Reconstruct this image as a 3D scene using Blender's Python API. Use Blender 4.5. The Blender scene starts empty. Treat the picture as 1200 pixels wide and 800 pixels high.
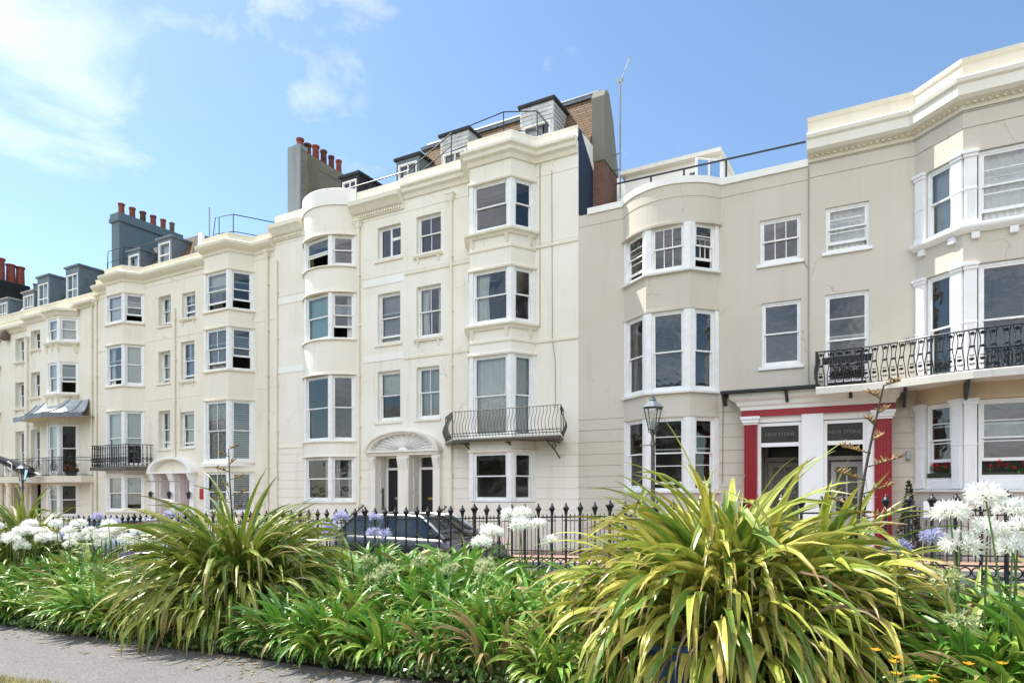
import bpy, bmesh, math, random
from mathutils import Vector, Matrix
R = math.radians
sc = bpy.context.scene
COL = sc.collection
ZE = 1.5                      # eye height above the garden ground; "ez" heights below are measured from the eye

# ------------------------------------------------------------------ camera
cam_d = bpy.data.cameras.new('camera'); cam = bpy.data.objects.new('camera', cam_d); COL.objects.link(cam)
cam_d.sensor_width = 36; cam_d.lens = 36 * 770 / 1200; cam_d.shift_y = 175 / 1200
cam_d.clip_start = 0.1; cam_d.clip_end = 3000
cam.location = (0, 0, ZE); cam.rotation_euler = (R(90), 0, math.atan(428 / 770))
sc.camera = cam

# ------------------------------------------------------------------ light
SUN_EL, SUN_BACK = 57.0, 0.5           # sun to the left along the terrace, a touch behind its face
sdir = Vector((-math.cos(R(SUN_EL)) * math.cos(R(SUN_BACK)), math.cos(R(SUN_EL)) * math.sin(R(SUN_BACK)), math.sin(R(SUN_EL))))
sl = bpy.data.lights.new('sun', 'SUN'); sl.energy = 5.0; sl.angle = R(0.53); sl.color = (1.0, 0.95, 0.86)
so = bpy.data.objects.new('sun', sl); COL.objects.link(so); so.location = (-20, 0, 40)
so.rotation_euler = (-sdir).to_track_quat('-Z', 'Y').to_euler()

world = bpy.data.worlds.new('World'); sc.world = world; world.use_nodes = True
nt = world.node_tree; nt.nodes.clear()
def WN(t, **kw):
    n = nt.nodes.new(t)
    for k, v in kw.items(): setattr(n, k, v)
    return n
wout = WN('ShaderNodeOutputWorld')
sky = WN('ShaderNodeTexSky', sky_type='NISHITA', sun_disc=False, sun_elevation=R(SUN_EL), sun_rotation=R(270 + SUN_BACK),
         air_density=1.0, dust_density=0.6, ozone_density=0.9, altitude=0)
bg_sky = WN('ShaderNodeBackground'); bg_sky.inputs['Strength'].default_value = 0.14
bg_cl = WN('ShaderNodeBackground'); bg_cl.inputs['Color'].default_value = (1, 0.985, 0.96, 1); bg_cl.inputs['Strength'].default_value = 1.0
tc = WN('ShaderNodeTexCoord')
def vmath(op, a, b=None):
    n = WN('ShaderNodeVectorMath', operation=op); nt.links.new(a, n.inputs[0])
    if b is not None:
        if hasattr(b, 'default_value') or hasattr(b, 'is_linked'): nt.links.new(b, n.inputs[1])
        else: n.inputs[1].default_value = b
    return n
nt.links.new(vmath('MULTIPLY', sky.outputs[0], (.90, 1.0, 1.04)).outputs[0], bg_sky.inputs['Color'])
def fmath(op, a, b=None, c=None, clamp=False):
    n = WN('ShaderNodeMath', operation=op, use_clamp=clamp)
    for i, v in enumerate((a, b, c)):
        if v is None: continue
        if isinstance(v, (int, float)): n.inputs[i].default_value = v
        else: nt.links.new(v, n.inputs[i])
    return n.outputs[0]
dirv = tc.outputs['Generated']
n1 = WN('ShaderNodeTexNoise'); n1.inputs['Scale'].default_value = 5.5; n1.inputs['Detail'].default_value = 7; n1.inputs['Roughness'].default_value = 0.55
n1.inputs['Distortion'].default_value = 0.35
mp = WN('ShaderNodeMapping'); mp.inputs['Scale'].default_value = (1, 1, 1.7); mp.inputs['Location'].default_value = (0.3, 0.1, 0.45)
nt.links.new(dirv, mp.inputs['Vector']); nt.links.new(mp.outputs[0], n1.inputs['Vector'])
def bank(d, k, amp):           # soft bump of cloud cover round a sky direction
    d = Vector(d).normalized()
    dn = vmath('DOT_PRODUCT', dirv, tuple(d)).outputs['Value']
    s = fmath('SUBTRACT', dn, 1.0)
    e = fmath('POWER', 2.71828, fmath('MULTIPLY', s, k))
    return fmath('MULTIPLY', e, amp)
def wdir(az, tan_el): return (math.sin(R(az)), math.cos(R(az)), tan_el)
cov = bank(wdir(-68.5, .52), 130, .20)
for d_, k_, a_ in ((wdir(-59, .44), 220, .09), (wdir(-48.5, .66), 300, .08), (wdir(-47, .60), 700, .07), (wdir(-42, .74), 500, .09),
                   ((0.2, -1, .65), 1.8, .42)):  # last entry: unseen clouds added behind the camera to fill the shaded facades
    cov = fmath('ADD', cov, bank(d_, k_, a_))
dens = fmath('ADD', n1.outputs['Fac'], cov)
dens = fmath('SUBTRACT', dens, 0.66)
dens = fmath('MULTIPLY', dens, 2.6, clamp=True)
dens = fmath('MULTIPLY', dens, 0.85)
back = bank((0.25, -1, .75), 2.2, 2.1)  # extra brightness for the added out-of-frame clouds, lifting light on the shaded fronts
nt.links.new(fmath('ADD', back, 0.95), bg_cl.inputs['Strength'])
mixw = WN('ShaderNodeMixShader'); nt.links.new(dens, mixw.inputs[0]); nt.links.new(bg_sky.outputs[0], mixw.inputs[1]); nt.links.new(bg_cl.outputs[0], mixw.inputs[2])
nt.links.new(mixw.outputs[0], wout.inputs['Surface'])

vs = sc.view_settings
vs.view_transform = 'Standard'; vs.look = 'None'; vs.gamma = 1.0; vs.exposure = 0.6; vs.use_curve_mapping = False
sc.cycles.use_denoising = True
sc.cycles.max_bounces = 8; sc.cycles.diffuse_bounces = 4; sc.cycles.glossy_bounces = 3; sc.cycles.transparent_max_bounces = 12
sc.cycles.sample_clamp_indirect = 6

# ------------------------------------------------------------------ materials
def material(name):
    m = bpy.data.materials.new(name); m.use_nodes = True
    t = m.node_tree; b = t.nodes['Principled BSDF']
    return m, t, b
def ramp_mix(t, fac, c0, c1):
    n = t.nodes.new('ShaderNodeMix'); n.data_type = 'RGBA'
    t.links.new(fac, n.inputs[0])
    for s, c in ((6, c0), (7, c1)):
        if isinstance(c, tuple): n.inputs[s].default_value = (*c, 1)
        else: t.links.new(c, n.inputs[s])
    return n.outputs[2]
def noise(t, scale, detail=5, rough=.6, vec=None, scl=None):
    n = t.nodes.new('ShaderNodeTexNoise'); n.inputs['Scale'].default_value = scale; n.inputs['Detail'].default_value = detail; n.inputs['Roughness'].default_value = rough
    g = t.nodes.new('ShaderNodeNewGeometry'); v = g.outputs['Position']
    if scl:
        m = t.nodes.new('ShaderNodeMapping'); m.inputs['Scale'].default_value = scl; t.links.new(v, m.inputs['Vector']); v = m.outputs[0]
    t.links.new(v, n.inputs['Vector']); return n.outputs['Fac']
def remap(t, v, a, b, c=0., d=1.):
    n = t.nodes.new('ShaderNodeMapRange'); n.inputs[1].default_value = a; n.inputs[2].default_value = b; n.inputs[3].default_value = c; n.inputs[4].default_value = d
    t.links.new(v, n.inputs[0]); return n.outputs[0]
def mul(t, a, b):
    n = t.nodes.new('ShaderNodeMath'); n.operation = 'MULTIPLY'
    for i, v in enumerate((a, b)):
        if isinstance(v, (int, float)): n.inputs[i].default_value = v
        else: t.links.new(v, n.inputs[i])
    return n.outputs[0]
def bump(t, b, h, strength=.3, dist=.01):
    n = t.nodes.new('ShaderNodeBump'); n.inputs['Strength'].default_value = strength; n.inputs['Distance'].default_value = dist
    t.links.new(h, n.inputs['Height']); t.links.new(n.outputs[0], b.inputs['Normal'])
def stucco(name, col, dirt, crack=True, stain=.5):
    m, t, b = material(name)
    big = remap(t, noise(t, .55, 6, .65), .35, .7)
    c = ramp_mix(t, mul(t, big, .8), col, tuple(x * y for x, y in zip(col, (.93, .92, .88))))
    streak = remap(t, noise(t, 1.0, 7, .7, scl=(3.2, 3.2, .22)), .54, .8)
    c = ramp_mix(t, mul(t, streak, stain), c, dirt)
    patch = remap(t, noise(t, .33, 2, .4), .52, .56)
    c = ramp_mix(t, mul(t, patch, .35), c, tuple(min(1, x * y) for x, y in zip(col, (1.05, 1.06, 1.09))))
    spot = remap(t, noise(t, 5., 8, .75), .63, .78)
    c = ramp_mix(t, mul(t, spot, .45), c, dirt)
    if crack:
        v = t.nodes.new('ShaderNodeTexVoronoi'); v.feature = 'DISTANCE_TO_EDGE'; v.inputs['Scale'].default_value = .42
        g = t.nodes.new('ShaderNodeNewGeometry'); nn = t.nodes.new('ShaderNodeTexNoise'); nn.inputs['Scale'].default_value = 1.6; nn.inputs['Detail'].default_value = 6
        t.links.new(g.outputs['Position'], nn.inputs['Vector'])
        va = t.nodes.new('ShaderNodeVectorMath'); va.operation = 'MULTIPLY_ADD'; va.inputs[1].default_value = (.9, .9, .9)
        t.links.new(nn.outputs['Color'], va.inputs[0]); t.links.new(g.outputs['Position'], va.inputs[2]); t.links.new(va.outputs[0], v.inputs['Vector'])
        line = remap(t, v.outputs['Distance'], .0, .006, 1., 0.)
        gate = remap(t, noise(t, .7, 3), .55, .62)
        c = ramp_mix(t, mul(t, mul(t, line, gate), .55), c, tuple(x * .45 for x in dirt))
    t.links.new(c, b.inputs['Base Color']); b.inputs['Roughness'].default_value = .75; b.inputs['Specular IOR Level'].default_value = .25
    bump(t, b, noise(t, 45, 4), .12, .01)
    return m
def plain(name, col, rough=.5, var=.12, scale=8., metal=0., spec=.5, bmp=0.):
    m, t, b = material(name)
    f = remap(t, noise(t, scale, 6, .65), .35, .7)
    c = ramp_mix(t, f, tuple(x * (1 - var) for x in col), tuple(min(1, x * (1 + var * .6)) for x in col))
    t.links.new(c, b.inputs['Base Color']); b.inputs['Roughness'].default_value = rough; b.inputs['Metallic'].default_value = metal
    b.inputs['Specular IOR Level'].default_value = spec
    if bmp: bump(t, b, noise(t, scale * 6, 4), bmp, .01)
    return m
M = {}
M['cream'] = stucco('cream_stucco', (.83, .795, .71), (.50, .45, .34))
M['cream_trim'] = stucco('cream_trim', (.83, .785, .675), (.42, .37, .27), crack=False, stain=.6)
M['ivory'] = stucco('ivory_stucco', (.80, .755, .65), (.50, .44, .32))
M['ivory_trim'] = stucco('ivory_trim', (.80, .745, .62), (.42, .37, .26), crack=False, stain=.6)
M['pale'] = stucco('pale_stucco', (.81, .77, .665), (.47, .42, .31))
M['beige'] = stucco('beige_stucco', (.615, .565, .49), (.44, .39, .32), stain=.32)
M['beige_trim'] = stucco('beige_trim', (.72, .665, .56), (.48, .43, .35), crack=False, stain=.3)
M['white'] = plain('white_paint', (.86, .86, .86), .45, .05, 3.)
M['fascia'] = stucco('fascia_paint', (.80, .77, .70), (.50, .46, .38), crack=False, stain=.4)
M['white_wall'] = stucco('white_masonry_paint', (.87, .86, .83), (.55, .52, .46), crack=False, stain=.3)
M['oldwhite'] = stucco('worn_white_paint', (.78, .75, .68), (.40, .37, .31), crack=False, stain=.8)
M['timber'] = plain('window_paint', (.84, .84, .83), .4, .08, 5.)
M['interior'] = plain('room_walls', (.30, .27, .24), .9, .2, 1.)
M['net'] = None
M['iron'] = plain('black_iron', (.022, .024, .026), .42, .4, 14., bmp=.2)
M['iron_worn'] = plain('weathered_iron', (.10, .095, .075), .5, .45, 16., bmp=.2)
M['irongrey'] = plain('grey_green_iron', (.05, .055, .045), .45, .35, 14., bmp=.2)
M['slate'] = None
M['lead'] = plain('lead_sheet', (.16, .19, .22), .45, .25, 5.)
M['dormer_grey'] = plain('grey_dormer_boards', (.15, .19, .21), .6, .2, 4.)
M['boards'] = plain('weathered_white_boards', (.56, .58, .58), .6, .25, 5.)
M['felt'] = plain('roof_felt', (.03, .033, .036), .8, .3, 6.)
M['blue'] = plain('dark_blue_paint', (.014, .028, .06), .6, .25, 4.)
M['greyrender'] = stucco('grey_render', (.19, .18, .15), (.20, .18, .14), crack=False, stain=.7)
M['olive'] = stucco('olive_render', (.20, .18, .12), (.09, .08, .05), crack=False, stain=.8)
M['chimgrey'] = stucco('slate_blue_render', (.14, .19, .215), (.08, .10, .11), crack=False, stain=.5)
M['blackwall'] = plain('black_tarred_wall', (.018, .02, .022), .85, .3, 3.)
M['chimface'] = stucco('pale_grey_flaking_render', (.30, .335, .35), (.17, .16, .13), crack=False, stain=.9)
M['pot_sooty'] = plain('sooty_terracotta', (.13, .045, .035), .85, .5, 4.)
M['pot'] = plain('terracotta', (.27, .065, .042), .8, .35, 6.)
M['pot_buff'] = plain('sooty_buff_clay', (.16, .12, .085), .85, .35, 6.)
M['red'] = plain('dark_red_gloss', (.33, .012, .022), .35, .12, 5.)
M['reddoor'] = plain('red_door_paint', (.42, .03, .03), .35, .1, 5.)
M['blackdoor'] = plain('black_door_paint', (.012, .012, .014), .28, .2, 5.)
M['brass'] = plain('brass', (.62, .42, .12), .3, .1, 9., metal=1.)
M['gold'] = plain('gold_leaf', (.62, .52, .28), .4, .1, 9.)
M['softpeach'] = stucco('peach_stucco', (.70, .55, .40), (.50, .38, .27), crack=False, stain=.2)
M['redflower'] = plain('red_petals', (.55, .02, .025), .6, .3, 30.)
M['darkleaf'] = plain('dark_foliage', (.022, .04, .016), .6, .5, 20.)
M['concrete'] = plain('concrete', (.36, .34, .31), .9, .2, 4., bmp=.3)
M['bluebin'] = plain('blue_plastic', (.02, .075, .19), .45, .15, 5.)
M['grey_metal'] = plain('galvanised_metal', (.35, .35, .35), .4, .2, 12., metal=.7)

def brick_mat(name, c1, c2, mortar, scale, w, h, mort=.02, rough=.9, axis='XZ'):
    m, t, b = material(name)
    g = t.nodes.new('ShaderNodeNewGeometry'); s = t.nodes.new('ShaderNodeSeparateXYZ'); t.links.new(g.outputs['Position'], s.inputs[0])
    c = t.nodes.new('ShaderNodeCombineXYZ')
    if axis == 'XZ':
        ad = t.nodes.new('ShaderNodeMath'); ad.operation = 'ADD'; t.links.new(s.outputs[0], ad.inputs[0]); t.links.new(s.outputs[1], ad.inputs[1])
        t.links.new(ad.outputs[0], c.inputs[0]); t.links.new(s.outputs[2], c.inputs[1])
    else:
        t.links.new(s.outputs[0], c.inputs[0]); t.links.new(s.outputs[1], c.inputs[1])
    br = t.nodes.new('ShaderNodeTexBrick'); t.links.new(c.outputs[0], br.inputs['Vector'])
    br.inputs['Color1'].default_value = (*c1, 1); br.inputs['Color2'].default_value = (*c2, 1); br.inputs['Mortar'].default_value = (*mortar, 1)
    br.inputs['Scale'].default_value = scale; br.inputs['Mortar Size'].default_value = mort; br.inputs['Brick Width'].default_value = w; br.inputs['Row Height'].default_value = h
    col = ramp_mix(t, mul(t, remap(t, noise(t, 3., 6), .4, .7), .5), br.outputs['Color'], tuple(x * .5 for x in c1))
    t.links.new(col, b.inputs['Base Color']); b.inputs['Roughness'].default_value = rough
    bump(t, b, br.outputs['Fac'], -.5, .01)
    return m
M['brick'] = brick_mat('red_brick', (.22, .085, .05), (.15, .06, .04), (.20, .17, .14), 1., .22, .075, .01)
M['dirtybrick'] = brick_mat('sooty_brick', (.25, .21, .14), (.14, .125, .09), (.33, .31, .26), 1., .24, .08, .012)
M['tile'] = brick_mat('brown_roof_tiles', (.24, .14, .065), (.15, .09, .05), (.035, .026, .018), 1., .5, .115, .022)
M['slate'] = brick_mat('blue_grey_slates', (.075, .085, .10), (.05, .058, .07), (.02, .022, .026), 1., .28, .17, .012, .55)
M['pavers'] = brick_mat('pinkish_brick_pavers', (.42, .27, .20), (.36, .24, .19), (.22, .19, .16), 1., .22, .11, .008, .9, axis='XY')

def glass_mat():
    m, t, b = material('window_glass'); t.nodes.remove(b)
    out = t.nodes['Material Output']
    tr = t.nodes.new('ShaderNodeBsdfTransparent'); tr.inputs[0].default_value = (.90, .93, .93, 1)
    gl = t.nodes.new('ShaderNodeBsdfGlossy'); gl.inputs['Roughness'].default_value = .015; gl.inputs['Color'].default_value = (.95, .97, 1, 1)
    lw = t.nodes.new('ShaderNodeFresnel'); lw.inputs['IOR'].default_value = 1.75
    bp = t.nodes.new('ShaderNodeBump'); bp.inputs['Strength'].default_value = .10; bp.inputs['Distance'].default_value = .05
    t.links.new(noise(t, 2.2, 2), bp.inputs['Height']); t.links.new(bp.outputs[0], gl.inputs['Normal'])
    mx = t.nodes.new('ShaderNodeMixShader'); t.links.new(lw.outputs[0], mx.inputs[0]); t.links.new(tr.outputs[0], mx.inputs[1]); t.links.new(gl.outputs[0], mx.inputs[2])
    t.links.new(mx.outputs[0], out.inputs['Surface']); return m
M['glass'] = glass_mat()
def cloth(name, col, trans=.4):
    m, t, b = material(name)
    c = ramp_mix(t, noise(t, 9., 5, .6, scl=(6, 6, .4)), tuple(x * .8 for x in col), col)
    t.links.new(c, b.inputs['Base Color']); b.inputs['Roughness'].default_value = .9
    return m
M['net'] = cloth('net_curtain', (.86, .87, .86)); M['drape'] = cloth('pale_drape', (.78, .76, .73)); M['teal'] = cloth('teal_curtain', (.46, .66, .64))
M['greydrape'] = cloth('grey_curtain', (.46, .45, .46)); M['lace'] = cloth('grey_lace', (.62, .66, .65)); M['blind'] = cloth('blind_slats', (.66, .63, .58)); M['roller'] = cloth('roller_blind', (.80, .80, .74))
M['navyblind'] = cloth('navy_blind_slats', (.13, .17, .23)); M['bluedrape'] = cloth('blue_curtain', (.34, .44, .55)); M['wood_blind'] = cloth('brown_blind', (.25, .19, .14))

def leaf_mat(name, rough=.38, trans=.35):
    m, t, b = material(name)
    a = t.nodes.new('ShaderNodeVertexColor'); a.layer_name = 'tint'
    n = remap(t, noise(t, 30., 4, scl=(1, 1, 1)), .3, .7, .85, 1.1)
    vm = t.nodes.new('ShaderNodeVectorMath'); vm.operation = 'SCALE'; t.links.new(a.outputs['Color'], vm.inputs[0]); t.links.new(n, vm.inputs['Scale'])
    t.links.new(vm.outputs[0], b.inputs['Base Color']); b.inputs['Roughness'].default_value = rough; b.inputs['Specular IOR Level'].default_value = .5
    tl = t.nodes.new('ShaderNodeBsdfTranslucent'); t.links.new(vm.outputs[0], tl.inputs[0])
    mx = t.nodes.new('ShaderNodeMixShader'); mx.inputs[0].default_value = trans
    t.links.new(b.outputs[0], mx.inputs[1]); t.links.new(tl.outputs[0], mx.inputs[2]); t.links.new(mx.outputs[0], t.nodes['Material Output'].inputs['Surface'])
    return m
M['leaf'] = leaf_mat('strap_leaf', .36, .15); M['petal'] = leaf_mat('petal', .6, .45); M['drystem'] = leaf_mat('dry_stem', .8, .1)

# ------------------------------------------------------------------ mesh builder
class MB:
    def __init__(s): s.v = []; s.f = []; s.c = []; s.smooth = False
    def add(s, vs, fs, col=None):
        o = len(s.v); s.v += [tuple(p) for p in vs]; s.f += [tuple(i + o for i in f) for f in fs]
        if col is not None: s.c += [col] * len(vs) if isinstance(col[0], (int, float)) else list(col)
        return s
    def quad(s, a, b, c, d): return s.add((a, b, c, d), ((0, 1, 2, 3),))
    def box(s, x0, x1, y0, y1, z0, z1):
        return s.obox((x0, y0, z0), (1, 0, 0), (0, 1, 0), x1 - x0, y1 - y0, z1 - z0)
    def obox(s, o, u, w, lu, lw, lz):
        o = Vector(o); u = Vector(u).normalized() * lu; w = Vector(w).normalized() * lw; z = Vector((0, 0, lz))
        p = [o, o + u, o + u + w, o + w]; p += [q + z for q in p]
        return s.add(p, ((0, 3, 2, 1), (4, 5, 6, 7), (0, 1, 5, 4), (1, 2, 6, 5), (2, 3, 7, 6), (3, 0, 4, 7)))
    def prism(s, pts, z0, z1):
        n = len(pts); p = [(x, y, z0) for x, y in pts] + [(x, y, z1) for x, y in pts]
        return s.add(p, [tuple(range(n - 1, -1, -1)), tuple(range(n, 2 * n))] + [(i, (i + 1) % n, n + (i + 1) % n, n + i) for i in range(n)])
    def hull(s, bot, top):
        n = len(bot)
        return s.add(list(bot) + list(top), [tuple(range(n - 1, -1, -1)), tuple(range(n, 2 * n))] + [(i, (i + 1) % n, n + (i + 1) % n, n + i) for i in range(n)])
    def tube(s, pts, r, seg=6, caps=True):
        pts = [Vector(p) for p in pts]; n = len(pts); vs = []; rs = r if isinstance(r, (list, tuple)) else [r] * n
        a0 = None
        for i, p in enumerate(pts):
            d = (pts[min(i + 1, n - 1)] - pts[max(i - 1, 0)]).normalized()
            if a0 is None:
                a0 = d.cross(Vector((0, 0, 1)))
                if a0.length < .05: a0 = d.cross(Vector((0, 1, 0)))
            a = (a0 - d * a0.dot(d)).normalized(); a0 = a; b = d.cross(a)
            for k in range(seg):
                th = 2 * math.pi * k / seg; vs.append(p + (a * math.cos(th) + b * math.sin(th)) * rs[i])
        fs = [(i * seg + k, i * seg + (k + 1) % seg, (i + 1) * seg + (k + 1) % seg, (i + 1) * seg + k) for i in range(n - 1) for k in range(seg)]
        if caps: fs += [tuple(range(seg - 1, -1, -1)), tuple((n - 1) * seg + k for k in range(seg))]
        return s.add(vs, fs)
    def lathe(s, cx, cy, prof, seg=12, sx=1, sy=1, rot=0.):
        vs = [(cx + r * sx * math.cos(rot + 2 * math.pi * k / seg), cy + r * sy * math.sin(rot + 2 * math.pi * k / seg), z) for r, z in prof for k in range(seg)]
        n = len(prof)
        fs = [(i * seg + k, i * seg + (k + 1) % seg, (i + 1) * seg + (k + 1) % seg, (i + 1) * seg + k) for i in range(n - 1) for k in range(seg)]
        fs += [tuple(range(seg - 1, -1, -1)), tuple((n - 1) * seg + k for k in range(seg))]
        return s.add(vs, fs)
    def sweep(s, line, prof, closed_ends=True):
        """profile [(out, z)] (closed polygon) carried along a plan polyline; out is to the right-hand (street) side"""
        pts = [Vector((x, y)) for x, y in line]; n = len(pts); m = len(prof); vs = []
        for i, p in enumerate(pts):
            ds = []
            if i > 0: ds.append((p - pts[i - 1]).normalized())
            if i < n - 1: ds.append((pts[i + 1] - p).normalized())
            ns = [Vector((d.y, -d.x)) for d in ds]
            nn = ns[0] if len(ns) == 1 else (ns[0] + ns[1]).normalized()
            k = 1. if len(ns) == 1 else 1. / max(.35, nn.dot(ns[0]))
            for o, z in prof: vs.append((p.x + nn.x * o * k, p.y + nn.y * o * k, z))
        fs = [(i * m + j, i * m + (j + 1) % m, (i + 1) * m + (j + 1) % m, (i + 1) * m + j) for i in range(n - 1) for j in range(m)]
        if closed_ends: fs += [tuple(range(m)), tuple((n - 1) * m + j for j in range(m - 1, -1, -1))]
        return s.add(vs, fs)
    def facade(s, O, u, W, z0, z1, openings=(), grooves=(), reveal=.14, gd=.018):
        """wall sheet from O along u, with real openings, reveals and sunk joints; u=(ux,uy), outside is to the right of u"""
        ux, uy = u; nx, ny = uy, -ux
        def pt(a, z, off): return (O[0] + ux * a + nx * off, O[1] + uy * a + ny * off, z)
        xs = sorted({0., W} | {min(max(q, 0), W) for o in openings for q in o[:2]})
        zs = sorted({z0, z1} | {min(max(q, z0), z1) for o in openings for q in o[2:4]} | {q for g in grooves for q in g if z0 < q < z1})
        rowoff = [(-gd if any(g[0] <= (zs[j] + zs[j + 1]) / 2 <= g[1] for g in grooves) else 0.) for j in range(len(zs) - 1)]
        def hole(i, j):
            a = (xs[i] + xs[i + 1]) / 2; z = (zs[j] + zs[j + 1]) / 2
            return any(o[0] < a < o[1] and o[2] < z < o[3] for o in openings)
        for j in range(len(zs) - 1):
            for i in range(len(xs) - 1):
                if hole(i, j): continue
                f = rowoff[j]; s.quad(pt(xs[i], zs[j], f), pt(xs[i + 1], zs[j], f), pt(xs[i + 1], zs[j + 1], f), pt(xs[i], zs[j + 1], f))
                if j + 1 < len(zs) - 1 and rowoff[j + 1] != f and not hole(i, j + 1):
                    g = rowoff[j + 1]; s.quad(pt(xs[i], zs[j + 1], f), pt(xs[i + 1], zs[j + 1], f), pt(xs[i + 1], zs[j + 1], g), pt(xs[i], zs[j + 1], g))
        for o in openings:
            a, b, c, d = o[:4]; r = o[4] if len(o) > 4 else reveal
            for p, q in (((a, c), (a, d)), ((b, c), (b, d)), ((a, c), (b, c)), ((a, d), (b, d))):
                s.quad(pt(p[0], p[1], 0), pt(q[0], q[1], 0), pt(q[0], q[1], -r), pt(p[0], p[1], -r))
        return s
    def build(s, name, mat, parent=None, smooth=False, bevel=0., recalc=True):
        org = Vector((0, 0, 0)) if parent is None else parent_origin(parent)
        me = bpy.data.meshes.new(name)
        me.from_pydata([tuple(Vector(p) - org) for p in s.v], [], s.f)
        if s.c:
            ca = me.color_attributes.new('tint', 'FLOAT_COLOR', 'POINT')
            for i, c in enumerate(s.c): ca.data[i].color = (*c, 1)
        if recalc:
            bm = bmesh.new(); bm.from_mesh(me); bmesh.ops.recalc_face_normals(bm, faces=bm.faces); bm.to_mesh(me); bm.free()
        if smooth:
            for p in me.polygons: p.use_smooth = True
        me.materials.append(mat); me.update()
        o = bpy.data.objects.new(name, me); COL.objects.link(o)
        if parent is not None: o.parent = parent
        if bevel:
            bv = o.modifiers.new('soft_edges', 'BEVEL'); bv.width = bevel; bv.segments = 2; bv.limit_method = 'ANGLE'
        return o
def parent_origin(o):
    v = Vector((0, 0, 0))
    while o is not None: v = v + Vector(o.location); o = o.parent
    return v
def thing(name, label, cat, loc=(0, 0, 0), group=None):
    o = bpy.data.objects.new(name, None); COL.objects.link(o); o.location = loc; o.empty_display_size = .3
    return tag(o, label, cat, group)
def tag(o, label, cat, group=None, kind=None):
    o['label'] = label; o['category'] = cat
    if group: o['group'] = group
    if kind: o['kind'] = kind
    return o
def structure(o, kind='structure'): o['kind'] = kind; return o
def dup_tree(root, loc, rotz=0., scale=1.):
    r = root.copy(); COL.objects.link(r); r.location = loc; r.rotation_euler = (0, 0, rotz); r.scale = (scale,) * 3
    for ch in root.children:
        c = ch.copy(); COL.objects.link(c); c.parent = r
        for g in ch.children:
            d = g.copy(); COL.objects.link(d); d.parent = c
    return r

# ------------------------------------------------------------------ ground
def gz(x):                     # the street falls gently to the left
    x = max(-70., min(25., x)); return .033 * (x + 4)
XS = [-70, -45, -30, -20, -12, -8, -4, 0, 4, 9, 16, 25]
def strip(name, y0, y1, dz0, dz1, mat, div=1):
    mb = MB()
    for a, b in zip(XS[:-1], XS[1:]):
        mb.quad((a, y0, gz(a) + dz0), (b, y0, gz(b) + dz0), (b, y1, gz(b) + dz1), (a, y1, gz(a) + dz1))
    return structure(mb.build(name, mat))
def asphalt(name, c0, c1, scale):
    m, t, b = material(name)
    f = remap(t, noise(t, scale, 3, .8), .35, .66)
    g2 = remap(t, noise(t, .8, 5), .35, .7)
    c = ramp_mix(t, f, c0, c1); c = ramp_mix(t, mul(t, g2, .35), c, tuple(x * .72 for x in c0))
    t.links.new(c, b.inputs['Base Color']); b.inputs['Roughness'].default_value = .9
    bump(t, b, noise(t, scale, 3, .8), .8, .012); return m
M['path'] = asphalt('pale_worn_asphalt', (.105, .10, .095), (.265, .255, .245), 48.)
M['road'] = asphalt('road_asphalt', (.05, .05, .052), (.09, .09, .09), 50.)
M['soil'] = plain('dark_soil', (.035, .026, .018), .95, .5, 6., bmp=.6)
M['lawnbase'] = plain('dry_turf', (.22, .19, .08), .95, .4, 5., bmp=.6)
M['ground'] = plain('distant_ground', (.12, .13, .08), .95, .3, .2)
g = MB(); g.quad((-1500, -1500, -3.2), (1500, -1500, -3.2), (1500, 1500, -3.2), (-1500, 1500, -3.2)); structure(g.build('ground', M['ground']))
strip('lawn', -60, 2.78, 0, 0, M['lawnbase']); strip('path', 2.78, 4.15, -.012, -.012, M['path'])
strip('soil', 4.15, 11.3, -.006, .02, M['soil']); strip('kerb', 11.3, 11.45, .02, .0, M['concrete'])
strip('road', 11.45, 15.0, -.35, -.30, M['road']); strip('kerb', 15.0, 15.15, -.19, -.19, M['concrete']); strip('pavement', 15.15, 18.3, -.19, -.17, M['pavers'])
k = MB()
for a, b in zip(XS[:-1], XS[1:]):
    k.quad((a, 11.45, gz(a)), (b, 11.45, gz(b)), (b, 11.45, gz(b) - .36), (a, 11.45, gz(a) - .36)); k.quad((a, 15.0, gz(a) - .31), (b, 15.0, gz(b) - .31), (b, 15.0, gz(b) - .19), (a, 15.0, gz(a) - .19))
structure(k.build('kerb', M['concrete']))
# painted parking line along the house side
k = MB()
for i in range(-30, 6): k.quad((i * 1.6, 12.9, gz(i * 1.6) - .3255), (i * 1.6 + .9, 12.9, gz(i * 1.6 + .9) - .3255), (i * 1.6 + .9, 13.0, gz(i * 1.6 + .9) - .324), (i * 1.6, 13.0, gz(i * 1.6) - .324))
structure(k.build('road_marking', M['white']))

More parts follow.
